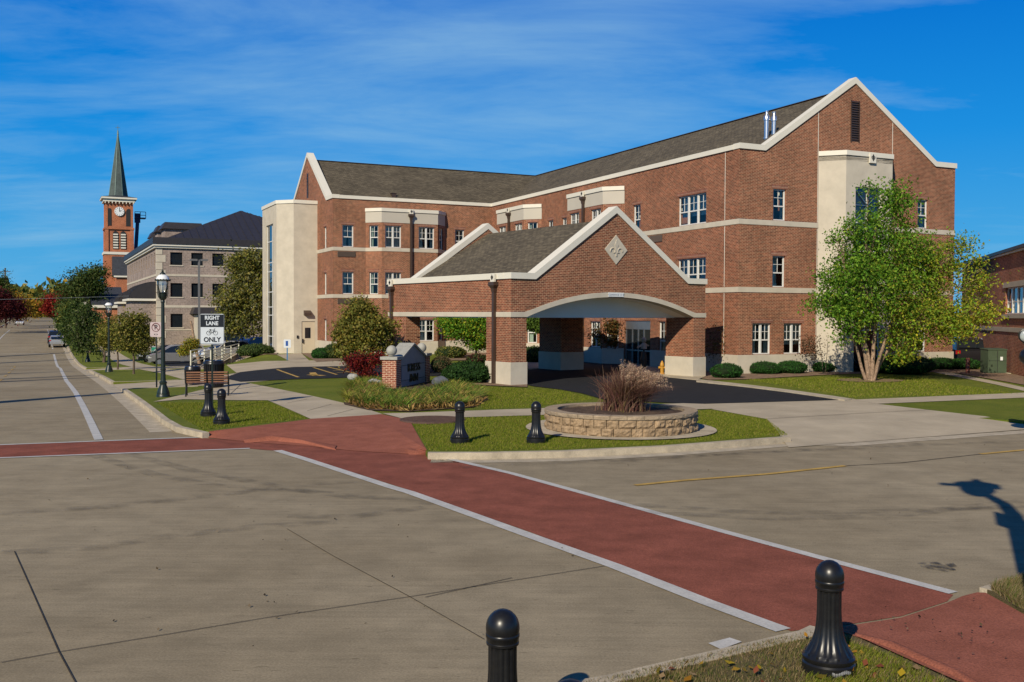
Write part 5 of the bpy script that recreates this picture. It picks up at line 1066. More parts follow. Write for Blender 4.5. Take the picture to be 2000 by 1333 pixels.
# grass blades
def blades(name, P, H, w, cols, lean, seed=0, parent=None, seg=3, wind=(0, 0)):
    rg = np.random.default_rng(seed); n = len(P); a = rg.uniform(0, 2*math.pi, n); ld = np.stack([np.cos(a), np.sin(a)], 1)*(lean*rg.uniform(.2, 1.2, n))[:, None]+np.array(wind)*rg.uniform(.5, 1.3, n)[:, None]
    sd = np.stack([-np.sin(a+1.2), np.cos(a+1.2)], 1)*w*.5; V = np.zeros((n, (seg+1)*2, 3), 'f')
    for k in range(seg+1):
        t = k/seg; c_ = P.copy(); c_[:, :2] += ld*(t**1.8)*H[:, None]; c_[:, 2] += H*(t-.45*np.minimum(1, np.hypot(ld[:, 0], ld[:, 1]))*t**2.2)
        for j, s_ in enumerate((-1, 1)): V[:, 2*k+j] = c_; V[:, 2*k+j, :2] += s_*sd*(1-t*.85)
    m_ = (seg+1)*2; me = bpy.data.meshes.new(name); me.vertices.add(n*m_); me.vertices.foreach_set('co', V.ravel())
    q = np.concatenate([np.array([[2*k, 2*k+1, 2*k+3, 2*k+2]]) for k in range(seg)]); idx = (np.arange(n)[:, None, None]*m_+q[None]).reshape(-1).astype('i'); nf = n*seg
    me.loops.add(nf*4); me.polygons.add(nf); me.loops.foreach_set('vertex_index', idx); me.polygons.foreach_set('loop_start', np.arange(0, nf*4, 4, dtype='i')); me.polygons.foreach_set('loop_total', np.full(nf, 4, 'i')); me.update(calc_edges=True)
    ca = me.color_attributes.new('Col', 'FLOAT_COLOR', 'POINT'); c4 = np.ones((n*m_, 4), 'f'); c4[:, :3] = np.repeat(cols, m_, 0); ca.data.foreach_set('color', c4.ravel()); me.materials.append(LEAF)
    o = bpy.data.objects.new(name, me); COL.objects.link(o)
    if parent: o.parent = parent
    return o
def inside(p, poly):
    c_ = False; j = len(poly)-1
    for i in range(len(poly)):
        a, b_ = poly[i], poly[j]
        if (a[1] > p[1]) != (b_[1] > p[1]) and p[0] < (b_[0]-a[0])*(p[1]-a[1])/(b_[1]-a[1])+a[0]: c_ = not c_
        j = i
    return c_
def scatter(poly, n, seed, dz=K, clumpy=0, hole=None):
    rr_ = random.Random(seed); us = [p[0] for p in poly]; vs = [p[1] for p in poly]; P = []
    while len(P) < n:
        p = (rr_.uniform(min(us), max(us)), rr_.uniform(min(vs), max(vs)))
        if not inside(p, poly): continue
        if hole and math.hypot(xy(*p)[0]-pcx.x, xy(*p)[1]-pcx.y) < hole: continue
        if clumpy and noise.noise(Vector((p[0]*1.6, p[1]*1.6, seed)))*clumpy < rr_.uniform(-.5, .35): continue
        P.append((*xy(*p), gzu(*p)+dz))
    return np.array(P)
def turf(label, poly, n, seed, pal, h=.05, w=.012, dz=K, clumpy=0, hole=None):
    P = scatter(poly, n, seed, dz, clumpy, hole); rg = np.random.default_rng(seed); o = blades('grass', P, rg.uniform(.4, 1.2, n)*h, w, palette(rg, n, pal), .5, seed, seg=2); tag(o, label, 'grass', kind='stuff')
TG = [(.13, .175, .012), (.17, .21, .016), (.21, .22, .025), (.09, .125, .01), (.27, .23, .06)]; TD = [(.14, .13, .04), (.25, .18, .09), (.10, .13, .025), (.30, .23, .13), (.20, .14, .07)]
turf('short green turf around the two bollards and the round planter', PX((803, 823), (886, 817), (1035, 813), (1100, 812), (1380, 802), (1392, 802), (1498, 820), (1538, 850), (1300, 868), (1100, 878), (940, 881), (838, 881)), 60000, 51, TG, .045, .011, hole=RP+.5)
turf('short green turf in the wedge beside the pair of bollards', PX((306, 788), (520, 784), (600, 818), (415, 839), (398, 842)), 26000, 52, TG, .05, .014)
turf('patchy dry grass with green tufts at the near corner', [(2.2, 6.9), (4.2, 6.92), (6.42, 7.14)]+PX((1655, 1245), (1880, 1345), dz=KN)+[(5.6, 4.6), (3, 4.6)], 36000, 53, TD, .05, .006, KN, clumpy=.7)
turf('green tufts growing round the near bollard', PX((1630, 1250), (1760, 1290), (1850, 1340), (1560, 1345), dz=KN), 5000, 54, TG, .06, .006, KN, clumpy=1)
turf('dry grass overhanging the kerb at the right edge', [(a, b_) for a, b_ in PX((1935, 1150), (2010, 1128), (2030, 1200), (1985, 1183), dz=KN+.02)], 5000, 55, TD, .12, .008, KN+.01)
turf('green turf between the lily bed and the canopy pier', PX((940, 800), (1030, 797), (1165, 780), (1095, 763), (960, 757), (940, 775), dz=K), 16000, 56, TG, .05, .016)
turf('strip of lawn under the birch tree', PX((1455, 742), (1665, 777), (1990, 770), (1860, 752), (1780, 734), dz=K), 22000, 57, TG, .06, .022)
# fallen leaves
P = scatter([(2.4, 6.75), (6.3, 6.95), (6.8, 5.8), (6.0, 4.6), (3, 4.6)], 230, 60, KN+.045); rg = np.random.default_rng(60)
tag(leafmesh('fallen_leaves', P, .075, palette(rg, len(P), ORG+[(.3, .2, .1), (.4, .28, .02), (.2, .06, .03)]), None, 60, .8, nrm=np.tile([0, 0, 3.], (len(P), 1))), 'scattered yellow and brown fallen leaves on the near grass', 'leaves', kind='stuff')
P = np.concatenate([scatter(PX((0, 860), (1000, 1000), (1500, 1200), (200, 1330), dz=0), 45, 61, .012), scatter(PX((900, 905), (2000, 830), (2000, 1120), dz=0), 40, 62, .012), scatter(PX((1650, 1200), (1900, 1180), (2000, 1320), (1880, 1320), dz=0), 30, 63, KN+.03)]); rg = np.random.default_rng(61)
tag(leafmesh('leaf_litter', P, .035, palette(rg, len(P), [(.1, .07, .04), (.2, .15, .1), (.05, .04, .03)]), None, 61, .7, nrm=np.tile([0, 0, 4.], (len(P), 1))), 'sparse bits of dry leaf litter on the road surface', 'leaves', kind='stuff')
# lily bed
LP_ = PX((676, 788), (720, 799), (800, 802), (870, 799), (915, 793), (948, 778), (905, 757), (870, 757), (850, 770), (790, 775), (742, 770), (740, 750), (700, 752), (678, 768))
def lilies(poly, n, seed, label, name='daylily_bed', h=(.22, .52), pal=None):
    C = scatter(poly, n, seed, K+.02); rg = np.random.default_rng(seed); m_ = 34; P = np.repeat(C, m_, 0); P[:, :2] += rg.normal(0, .05, (len(P), 2))
    pl = np.array(pal or [(.13, .21, .03), (.20, .26, .04), (.30, .29, .05), (.08, .15, .02), (.36, .27, .07), (.1, .17, .025)]); base = pl[rg.integers(0, len(pl), n)]*rg.uniform(.55, 1.3, n)[:, None]; cols = np.repeat(base, m_, 0)*rg.uniform(.6, 1.35, len(P))[:, None]
    dry = rg.random(len(P)) < .13; cols[dry] = np.array((.36, .22, .09))*rg.uniform(.6, 1.2, dry.sum())[:, None]
    o = blades(name, P, rg.uniform(*h, len(P)), .042, cols, 1.5, seed, seg=5); tag(o, label, 'flower bed', kind='stuff'); return o
lilies(LP_, 420, 70, 'mass of arching green and yellow lily leaves around the brick sign')
C = scatter(PX((676, 790), (720, 801), (800, 805), (925, 796), (950, 782), (915, 785), (800, 792), (720, 790)), 5200, 71, K+.03); rg = np.random.default_rng(71)
tag(leafmesh('dry_foliage', C, .2, palette(rg, len(C), [(.34, .20, .07), (.22, .12, .05), (.4, .28, .1), (.12, .09, .03)]), None, 71, .18, droop=.0), 'dry tan leaves fringing the front of the lily bed', 'leaves', kind='stuff')
# ornamental grass in the planter
og = empty('ornamental_grass', (pcx.x+.06, pcx.y, pz+.46), 0, 'purple fountain grass with pale plumes blown to the right in the planter', 'grass plant')
rg = np.random.default_rng(80); n = 3600; P = np.zeros((n, 3)); P[:, :2] = rg.normal(0, .19, (n, 2)); H_ = rg.uniform(.45, 1.2, n)
pl = np.array([(.15, .065, .055), (.21, .11, .08), (.09, .04, .04), (.28, .18, .11)]); cols = pl[rg.integers(0, 4, n)]*rg.uniform(.6, 1.3, n)[:, None]
blades('leaves', P, H_, .019, cols, .85, 80, og, 6, (.38, 0))
n = 700; P = np.zeros((n, 3)); P[:, :2] = rg.normal(0, .16, (n, 2)); blades('base_leaves', P, rg.uniform(.25, .6, n), .018, np.array([(.2, .17, .05), (.14, .14, .04), (.26, .19, .08)])[rg.integers(0, 3, n)], .9, 81, og, 4, (.1, 0))
PLM = mat('plume', (.34, .25, .21), .95, .25, 9); b = MB(); rr_ = random.Random(9); LV = []
for i in range(210):
    a = rr_.uniform(0, 2*math.pi); ln = rr_.uniform(.95, 1.42); dx, dy = rr_.uniform(.1, 1.1)+.18*math.cos(a), .5*math.sin(a); pts = []
    for k in range(9): t = k/8; pts.append((dx*t**1.9+.1*math.cos(a)*(1-t)*t, dy*t**1.7, ln*(t-.30*abs(dx)*t**3.2-.05*t**3)))
    b.tube(pts[:7], .0025, 3, False)
    for k in range(60):
        t = .66+.34*rr_.random(); f_ = t*8; j = min(7, int(f_)); p = Vector(pts[j]).lerp(Vector(pts[j+1]), f_-j); LV.append(tuple(p+Vector((rr_.gauss(0, .009), rr_.gauss(0, .009), rr_.gauss(0, .009)))))
b.build('stems', PLM, og); LV = np.array(LV); leafmesh('plumes', LV, .05, np.array([(.48, .33, .24), (.34, .20, .16), (.62, .46, .33)])[rg.integers(0, 3, len(LV))]*rg.uniform(.7, 1.2, len(LV))[:, None], og, 82, .16)
# ------------------------------------------------------------------ neighbouring stone office building
def zof(py, px, Y): return zat(px, py, Y)
NV = 119.0; nu0, nu1 = 12.04, 37.0; nv1 = 161.0
nb = empty('office_building', (*xy(nu0, NV), 0), AN, 'three storey tan block office building with dark metal hip roof near the church', 'building')
NO = (nu0, NV, 0); ztop = 10.45
Yf = 112.6
b = MB(NO); cols_ = [(333, 357), (374, 397), (415, 437.5), (454, 477), (494, 517), (534, 556)]
wz = [(8.55, 10.0), (4.92, 6.5), (1.45, 3.0)]
fr_ = []
for j, (z0_, z1_) in enumerate(wz):
    for i, (a, c_) in enumerate(cols_):
        if j == 2 and i > 0: continue
        fr_.append((u_at(a, NV)-nu0, u_at(c_, NV)-nu0, z0_, z1_))
b.wall((nu0, NV), (nu1, NV), -3, ztop, fr_, .25)
ln = nv1-NV; sd = []
for k in range(12):
    s_ = ln-1.6-k*3.3
    if s_ < 1.4: break
    sd.append((s_-1.3, s_, 8.55, 10.0)); 
    if k < 1: sd.append((s_-1.3, s_, 4.92, 6.5)); sd.append((s_-1.3, s_, 1.45, 3.0))
b.wall((nu0, nv1), (nu0, NV), -3, ztop, sd, .25); b.wall((nu1, NV), (nu1, nv1), -3, ztop); b.wall((nu1, nv1), (nu0, nv1), -3, ztop)
b.build('wall', BRICKG, nb)
for h in fr_: b = MB(NO); b.quad((nu0+h[0], NV+.2, h[2]), (nu0+h[1], NV+.2, h[2]), (nu0+h[1], NV+.2, h[3]), (nu0+h[0], NV+.2, h[3])); o = b.build('window', DGLASS, nb); b = MB(NO); b.box(nu0+h[0]-.1, nu0+h[1]+.1, NV-.06, NV+.05, h[2]-.12, h[2]-.002); b.build('sill', STONE, o)
for h in sd: y1_, y0_ = nv1-h[0], nv1-h[1]; b = MB(NO); b.quad((nu0+.2, y1_, h[2]), (nu0+.2, y0_, h[2]), (nu0+.2, y0_, h[3]), (nu0+.2, y1_, h[3])); b.build('window', DGLASS, nb)
for z0_, z1_ in ((7.28, 7.52), (3.7, 3.98), (1.12, 1.24)): b = MB(NO); b.ribbon([(nu0, nv1), (nu0, NV), (nu1, NV)], z0_, z1_, .05, 0); b.build('stone_band', STONE, nb)
b = MB(NO); b.ribbon([(nu0, nv1), (nu0, NV), (nu1, NV), (nu1, nv1)], ztop, ztop+.22, .25, .3); b.ribbon([(nu0, nv1), (nu0, NV), (nu1, NV), (nu1, nv1)], ztop+.222, ztop+.42, .42, .3); b.build('cornice', TRIM, nb)
b = MB(NO)
for k in range(13): z = -.6+k*.86; w = .95 if k % 2 else .6; b.box(nu0-.04, nu0+w, NV-.04, NV, z, z+.80); b.box(nu0-.04, nu0, NV+.001, NV+1.55-w, z, z+.80)
b.build('quoins', STONE, nb)
def seam_roof(poly_list, parent, off, e_=.05, sp=.9):
    b = MB(off)
    for poly in poly_list:
        b.quad(*poly); a, c_, t1, t0 = [Vector(p) for p in poly[:4]] if len(poly) == 4 else [Vector(poly[0]), Vector(poly[1]), Vector(poly[2]), Vector(poly[2])]
        n = max(2, int((c_-a).length/sp)); nm = (c_-a).cross(t1-c_).normalized()
        for i in range(n+1):
            # seams run straight up the slope
            p = a.lerp(c_, i/n); up = nm.cross((c_-a).normalized()).normalized(); up = up if up.z > 0 else -up
            lim = 99
            for s0_, s1_ in ((c_, t1), (t1, t0), (t0, a)):
                if (s1_-s0_).length < 1e-4: continue
                ax = (c_-a).normalized(); P2 = lambda q: ((q-a).dot(ax), (q-a).dot(up)); (x0_, y0_), (x1_, y1_) = P2(s0_), P2(s1_); xp = P2(p)[0]
                if abs(x1_-x0_) > 1e-4:
                    t = (xp-x0_)/(x1_-x0_)
                    if -1e-6 <= t <= 1+1e-6:
                        yv = y0_+t*(y1_-y0_)
                        if yv > .05: lim = min(lim, yv)
            if lim < 90: b.bar(p+nm*.03, p+up*lim+nm*.03, .05, .06, nm)
    return b.build('roof', METR, parent)
ez_ = ztop+.43; ap = (23.6, 131.2, 16.3); A0, A1_, A2_, A3_ = (nu0-.5, NV-.5, ez_), (nu1, NV-.5, ez_), (nu1, 144.0, ez_), (nu0-.5, 144.0, ez_)
nr_ = seam_roof([(A0, A1_, ap), (A3_, A0, ap), (A1_, A2_, ap), (A2_, A3_, ap)], nb, NO)
seam_roof([((nu0-.5, nv1, ez_), (nu0-.5, 138, ez_), (19.5, 138, 14.0), (19.5, nv1, 14.0))], nb, NO)
b = MB(NO); b.ribbon([(nu0, nv1), (nu0, NV), (nu1, NV)], ez_-.005, ez_+.75, .47, -.41); b.build('eave_fascia', METR, nb)
for px0, px1, pyt, pyb, v_ in ((322, 392, 434, 449, 137), (309, 326, 441, 458, 146), (298, 313, 453, 469, 155)):
    ua, ub = u_at(px0, v_), u_at(px1, v_); Y = xy(ua, v_)[1]; zt_, zb_ = zat(px0, pyt, Y), zat(px0, pyb+8, Y); b = MB(NO); b.box(ua, ub, v_, v_+3.5, zb_-2.0, zt_-.55); d_ = b.build('dormer', BRICKG, nb)
    b = MB(NO); b.prism([(ua-.4, v_-.4, zt_-.9), (ub+.4, v_-.4, zt_-.9), (ub+.2, v_+.3, zt_-.0), (ua+.1, v_+.3, zt_-.0)][::1], (0, 4, 0)); b.build('dormer_roof', METR, d_)
# projecting entries with rounded metal hoods
for va, vb_, zt_, zw in ((119.8, 127.5, 6.6, 4.7), (136, 142, 6.2, 4.5)):
    b = MB(NO); b.wall((9.4, vb_), (9.4, va), -3, zw, [(1.2, 3.0, 0, 2.8)] if va < 130 else []); b.wall((9.4, va), (12.05, va), -3, zw); e = b.build('entry_wall', BRICKG, nb)
    b = MB(NO); pts = [(9.1+2.95*(1-math.cos(t)), zw+(zt_-zw)*math.sin(t)) for t in (k*math.pi/2/8 for k in range(9))]
    b.prism([(u_, va-.3, z) for u_, z in pts]+[(12.05, va-.3, zw)], (0, vb_-va+.6, 0))
    n = 9
    for i in range(n+1):
        y = va-.3+(vb_-va+.6)*i/n
        for (p, q_) in zip(pts, pts[1:]): b.bar((p[0]-.02, y, p[1]+.03), (q_[0]-.02, y, q_[1]+.03), .05, .05, (0, 1, 0))
    b.build('hood', METR, e); b = MB(NO); b.box(9.05, 12.0, va-.36, va-.301, zw-.25, zw); b.box(9.0, 9.09, va-.3, vb_+.3, zw-.25, zw); b.build('hood_trim', TRIM, e)
b = MB(NO); ua, ub = u_at(370, NV), u_at(434, NV); b.box(ua+.5, ub-.3, NV-2.5, NV-.01, -1.5, 2.9); e = b.build('entry_wall', CREAM, nb)
b = MB(NO); b.prism([(ua, NV-2.9, 3.0), (ub, NV-2.9, 3.0), (ub-.3, NV-2.2, 3.75), (ua+.3, NV-2.2, 3.75)], (0, 2.88, 0)); b.build('canopy_roof', METR, e)
# ------------------------------------------------------------------ church
CV = 234.0; cu0, cu1 = u_at(205, CV), u_at(263.5, CV); CW = cu1-cu0; cy_ = CV+CW/2; cx_ = (cu0+cu1)/2; Yc = xy(cx_, CV)[1]; ZC = lambda py: zat(234, py, Yc)
cg = empty('church', (*xy(cx_, cy_), 0), AN, 'orange brick church with a square clock tower and tall green spire', 'church'); CO = (cx_, cy_, 0)
b = MB(CO); zS, zW, zE = ZC(497), ZC(448), ZC(391); i_ = .35
b.box(cu0, cu1, CV, CV+CW, -3, zS)
lw = CW*.12
b.box(cu0+i_, cu1-i_, CV+i_, CV+CW-i_, zS, zE)
for (a, c_) in ((cu0+.1, CV+.1), (cu1-lw-.1, CV+.1), (cu0+.1, CV+CW-lw-.1), (cu1-lw-.1, CV+CW-lw-.1)): b.box(a, a+lw, c_, c_+lw, zS, ZC(447)); b.box(a+.12, a+lw-.12, c_+.12, c_+lw-.12, ZC(447), zE)
tw_ = b.build('wall', BRICKO, cg)
b = MB(CO); b.ribbon([(cu0, CV+CW), (cu0, CV), (cu1, CV), (cu1, CV+CW)], zS-.1, zS+.45, .18, 0, True); b.build('stone_band', TRIM, cg)
b = MB(CO); b.ribbon([(cu0+.1, CV+CW-.1), (cu0+.1, CV+.1), (cu1-.1, CV+.1), (cu1-.1, CV+CW-.1)], ZC(448)-.1, ZC(445), .12, 0, True); b.build('brick_course', BRICKO, cg)
def arch_poly(xc, w, z0_, z1_, y, n=8): return [(xc-w/2, y, z0_), (xc+w/2, y, z0_)]+[(xc+w/2*math.cos(t), y, z1_-w*.6+w*.6*math.sin(t)) for t in (math.pi*k/n for k in range(n+1))]
for k, xo in enumerate((-.78, .78)):
    b = MB(CO); b.prism(arch_poly(cx_+xo, 1.15, ZC(487), ZC(452), CV+i_-.12), (0, .1, 0)); o = b.build('belfry_opening', DARK, cg)
    b = MB(CO)
    for j in range(6): z = ZC(486)+j*.58; b.box(cx_+xo-.5, cx_+xo+.5, CV+i_-.26, CV+i_-.14, z, z+.3)
    b.build('louvre_blades', TRIM, o)
for xo, w in ((-1.95, .7), (1.95, 1.15)): b = MB(CO); b.prism(arch_poly(cx_+xo, w, ZC(442), ZC(408), CV+i_-.08), (0, .06, 0)); b.build('niche', DARK, cg)
b = MB(CO); zc_ = ZC(414); n = 28
b.prism([(cx_+1.0*math.cos(t), CV+i_-.3, zc_+1.0*math.sin(t)) for t in (2*math.pi*k/n for k in range(n))], (0, .25, 0)); ck = b.build('clock', WHITEP, cg)
b = MB(CO)
for k in range(12): t = k*math.pi/6; b.bar((cx_+.72*math.cos(t), CV+i_-.31, zc_+.72*math.sin(t)), (cx_+.92*math.cos(t), CV+i_-.31, zc_+.92*math.sin(t)), .09, .03, (0, 1, 0))
b.bar((cx_, CV+i_-.33, zc_), (cx_+.42, CV+i_-.33, zc_+.22), .12, .03, (0, 1, 0)); b.bar((cx_, CV+i_-.33, zc_), (cx_+.02, CV+i_-.33, zc_+.75), .09, .03, (0, 1, 0)); b.build('clock_hands', DARK, ck)
b = MB(CO); P4 = [(cu0+.3, CV+CW-.3), (cu0+.3, CV+.3), (cu1-.3, CV+.3), (cu1-.3, CV+CW-.3)]; b.ribbon(P4, zE-.5, zE+.1, .45, 0, True); b.ribbon(P4, zE+.102, zE+.5, .85, 0, True)
for k in range(9): x = cu0+.2+(CW-.4)*k/8; b.box(x-.08, x+.08, CV-.25, CV+.3, zE-.9, zE-.5)
b.build('cornice', TRIM, cg)
b = MB(CO); h = CW/2+.6; sq = [(cx_-h, cy_-h), (cx_+h, cy_-h), (cx_+h, cy_+h), (cx_-h, cy_+h)]; zr0 = zE+.5; r8 = 2.05; z8 = ZC(382)
oc = [(cx_+r8*math.cos(R(-157.5+45*k)), cy_+r8*math.sin(R(-157.5+45*k)), z8) for k in range(8)]
for k in range(4):
    a, c_ = sq[k], sq[(k+1) % 4]; o1_, o2_ = oc[(2*k+1) % 8], oc[(2*k+2) % 8]
    b.quad((*a, zr0), (*c_, zr0), o2_, o1_); b.quad((*a, zr0), o1_, oc[(2*k) % 8])
b.build('roof_skirt', SLATE, cg)
b = MB(CO); tipz = ZC(256); r8 *= 1.0
for k in range(8): b.quad(oc[k], oc[(k+1) % 8], (cx_, cy_, tipz))
b.quad(*oc[::-1]); sp2 = b.build('spire', COPPER, cg)
b = MB(CO)
for k in range(8): b.bar(oc[k], (cx_, cy_, tipz), .12)
b.tube([(cx_, cy_, tipz-.6), (cx_, cy_, tipz+.4)], [.22, .1], 8); b.tube([(cx_, cy_, tipz), (cx_, cy_, ZC(243))], .05, 6); b.bar((cx_-.45, cy_, ZC(247)), (cx_+.45, cy_, ZC(247)), .09); b.build('ridge_ribs', mat('patina_light', (.12, .19, .165), .6, .2, 3), sp2)
# low church wings in front of the tower
ua, ub = u_at(222, CV-5), u_at(252, CV-5); b = MB(CO); b.box(ua+.5, ub+9, CV-6, CV, -2, ZC(542)); b.build('wall', BRICKO, cg)
b = MB(CO); b.prism([(ua, CV-6.4, ZC(541)), (ua, CV+.0, ZC(541)), (ua, CV, ZC(503)), (ua, CV-2.6, ZC(503))], (ub-ua+9, 0, 0)); b.build('nave_roof', SLATE, cg); b = MB(CO); b.box(ua, ub+9, CV-6.5, CV-6.3, ZC(544), ZC(541)); b.build('eave', TRIM, cg)
for (pa, pb, v_, pt, pm_, pb_) in ((159, 208, 205, 562, 574, 590), (178, 232, 192, 577, 590, 596)):
    ua, ub = u_at(pa, v_), u_at(pb, v_)+3; Y = xy(ua, v_)[1]; z_t, z_m = zat(pa, pt, Y), zat(pa, pb_, Y)
    b = MB(CO); b.box(ua+.3, ub, v_, v_+9, -2, z_m); b.build('wall', BRICKO, cg); b = MB(CO); b.quad((ua, v_-.4, z_m), (ub, v_-.4, z_m), (ub, v_+5, z_t+.3), (ua, v_+5, z_t+.3)); b.quad((ua, v_+5, z_t+.3), (ub, v_+5, z_t+.3), (ub, v_+10, z_m), (ua, v_+10, z_m)); b.build('nave_roof', SLATE, cg); b = MB(CO); b.box(ua, ub, v_-.45, v_-.35, z_m-.5, z_m-.02); b.build('eave', TRIM, cg)
# aerial lift behind the tower
lv = CV+9; xl = u_at(262, lv); Yl = xy(xl, lv)[1]; ZL = lambda py: zat(262, py, Yl)
al = empty('aerial_lift', (*xy(xl, lv), 0), AN, 'dark blue boom lift raised behind the church tower', 'lift'); LO = (xl, lv, 0); BLU = mat('lift_blue', (.012, .015, .09), .5, .2, 2)
b = MB(LO); b.bar((u_at(261, lv), lv, ZL(560)), (u_at(270, lv), lv, ZL(428)), .75); b.box(xl-2, xl+2, lv-1, lv+1, 0, 2.2); b.build('boom', BLU, al)
b = MB(LO); x0, x1 = u_at(264, lv), u_at(285, lv); za, zb_ = ZL(428), ZL(415)
b.box(x0, x1, lv-.9, lv+.9, za, za+.25); b.box(x0, x0+1.2, lv-.5, lv+.5, za-.9, za+1.2)
for x in (x0, (x0+x1)/2, x1): b.bar((x, lv-.9, za), (x, lv-.9, zb_), .12)
for z in ((za+zb_)/2, zb_): b.bar((x0, lv-.9, z), (x1, lv-.9, z), .12)
b.build('basket', BLU, al)
# ------------------------------------------------------------------ brick building at the right edge
p0, p1 = Vector((22.9, 43.4)), Vector((28.3, 62.7)); dr = (p0-p1).normalized(); ra = math.atan2(dr.y, dr.x); Lr = (p0-p1).length
rb_ = empty('side_building', (p1.x, p1.y, 0), ra, 'long low brick building with dark roof edge at the right of the picture', 'building')
b = MB(); s_of = lambda px: ((px-1000)/F*p1.y-p1.x)/(dr.x-(px-1000)/F*dr.y)
w0, w1 = s_of(1963), s_of(2004)
b.wall((0, 0), (Lr, 0), -.6, 6.1, [(w0, w1, 3.15, 4.45)]); b.wall((0, 14), (0, 0), -.6, 6.1); b.wall((Lr, 0), (Lr, 14), -.6, 6.1); b.wall((Lr, 14), (0, 14), -.6, 6.1); b.build('wall', BRICKR, rb_)
window((0, 0), (Lr, 0), w0, w1, 3.15, 4.45, 4, rb_, (0, 0, 0), mun=False)
b = MB(); b.box(w0-.5, w1+.5, -.05, .0, 4.46, 4.72); b.box(w0-.5, w1+.5, -.08, .0, 2.95, 3.14); b.build('sill', STONE, rb_); b = MB(); b.box(0, Lr, -.04, 0, 2.28, 2.5); b.build('stone_band', STONE, rb_)
b = MB(); b.box(-.2, Lr+.2, -.12, .5, 6.1, 6.28); o = b.build('eave', TRIM, rb_); b = MB(); b.prism([(-.3, -.2, 6.29), (-.3, 14.2, 6.29), (-.3, 7, 7.1)], (Lr+.6, 0, 0)); b.box(-.3, Lr+.3, -.2, -.13, 6.2, 6.36); b.build('roof', METR, rb_)
# transformer, red post, hydrant, floodlights
u_, v_ = at(1940, 729); x_, y_ = xy(u_, v_); q = y_/F
tr = empty('transformer_box', (x_, y_, gz(x_, y_)+K), screen_dir(x_, y_)+R(28), 'olive green utility transformer cabinet by the right brick wall', 'transformer')
w, d_, h = 47*q*.78, 47*q*.62, 49*q
b = MB(); b.box(-w/2, w/2, -d_/2, d_/2, 0, h*.93); b.prism([(-w/2-.03, -d_/2-.03, h*.93), (w/2+.03, -d_/2-.03, h*.93), (w/2+.03, d_/2+.03, h*.96), (-w/2-.03, d_/2+.03, h*.96)], (0, 0, .04)); t_ = b.build('cabinet', TGREEN, tr)
b = MB(); b.box(-.01, .01, -d_/2-.012, -d_/2, .05, h*.9); b.box(-w/2+.04, w/2-.04, -d_/2-.01, -d_/2, h*.5, h*.51); b.build('door_seam', DARK, t_); b = MB(); b.box(.14, .26, -d_/2-.02, -d_/2, h*.52, h*.66); b.build('warning_label', WHITEP, t_); b = MB(); b.box(-w/2-.15, w/2+.15, -d_/2-.15, d_/2+.15, -.2, .03); b.build('pad', KERB, tr)
u_, v_ = at(1890, 730); o = empty('marker_post', (0, 0, 0), label='short rusty red round post between the low bushes and the transformer', cat='post'); place(o, u_, v_); b = MB(); b.lathe([(.095, -.1), (.095, .72), (.07, .76), (.01, .775)], n=16); b.build('post', mat('rust_red', (.16, .045, .03), .6, .2, 5), o, 40); b = MB(); b.lathe([(.102, .45), (.102, .5)], n=16); b.build('ring', mat('rust_dark', (.08, .03, .02), .6, .2, 5), o)
u_, v_ = at(1293, 731, K+.05); o = empty('fire_hydrant', (0, 0, 0), label='small yellow hydrant standing beside the right canopy pier', cat='hydrant'); place(o, u_, v_, None, K+.05)
b = MB(); b.lathe([(.13, 0), (.13, .05), (.085, .06), (.08, .35), (.1, .37), (.1, .42), (.085, .5), (.05, .56), (.02, .62)], n=16); b.build('barrel', YHYD, o, 40)
for s_ in (-1, 1): b = MB(); b.tube([(0, 0, .3), (s_*.17, 0, .3)], [.05, .06], 10); b.build('outlet', YHYD, o, 40)
u_, v_ = 28.0, 43.2; o = empty('scarecrow', (0, 0, 0), label='small pale scarecrow figure on a brown stake by the entrance door', cat='decoration'); place(o, u_, v_, AN, K)
b = MB(); b.tube([(0, 0, 0), (0, 0, 1.3)], .05, 6); b.lathe([(.14, .1), (.17, .5), (.12, .9)], n=10); b.build('stake', BROWN, o); V, Fc = icos(.13, 2, 1, 1, 1.15, .1, 2); b = MB(); b.add([(x, y, z+1.5) for x, y, z in V], Fc); b.lathe([(.16, 1.05), (.14, 1.3), (.05, 1.38)], n=10); b.tube([(-.4, 0, 1.12), (0, 0, 1.28), (.3, 0, 1.2)], [.04, .07, .04], 6); b.build('cloth', mat('sack_cloth', (.45, .42, .36), .9, .1, 6), o, 50)
fx, fy = 12.35, 24.0; o = empty('floodlight_post', (fx+.42, fy, K), 0, 'black twin lens floodlight cluster cut by the right edge', 'floodlight')
b = MB(); b.tube([(0, 0, 0), (0, 0, 2.9)], .06, 10); b.tube([(0, 0, 2.3), (-.35, 0, 2.3)], .04, 8); b.build('post', BLACKP, o, 40)
for i, (dx, dz_, rr0, ty) in enumerate(((-.42, 2.42, .17, -12), (-.24, 2.30, .19, 8))):
    b = MB(); b.lathe([(.03, .34), (.10, .32), (rr0*.8, .2), (rr0, .05), (rr0*1.03, 0), (rr0*.9, -.01)], n=24); h_ = b.build('lamp_head', BLACKP, o, 40); h_.location = (dx, -.1, dz_); h_.rotation_euler = (R(-85), 0, R(ty))
    b = MB(); b.lathe([(.01, -.05), (rr0*.5, -.04), (rr0*.85, -.012), (rr0*.86, -.005)], n=24); l_ = b.build('lens', mat('lens_glass', (.35, .38, .36), .15, .2, 12, spec=.8), h_, 60)
b = MB(); V, Fc = icos(.24, 3, 1, 1, .95, .03, 2); b.add([(x-.28, y, z+1.92) for x, y, z in V], Fc); b.build('ballast_housing', BLACKP, o, 60)
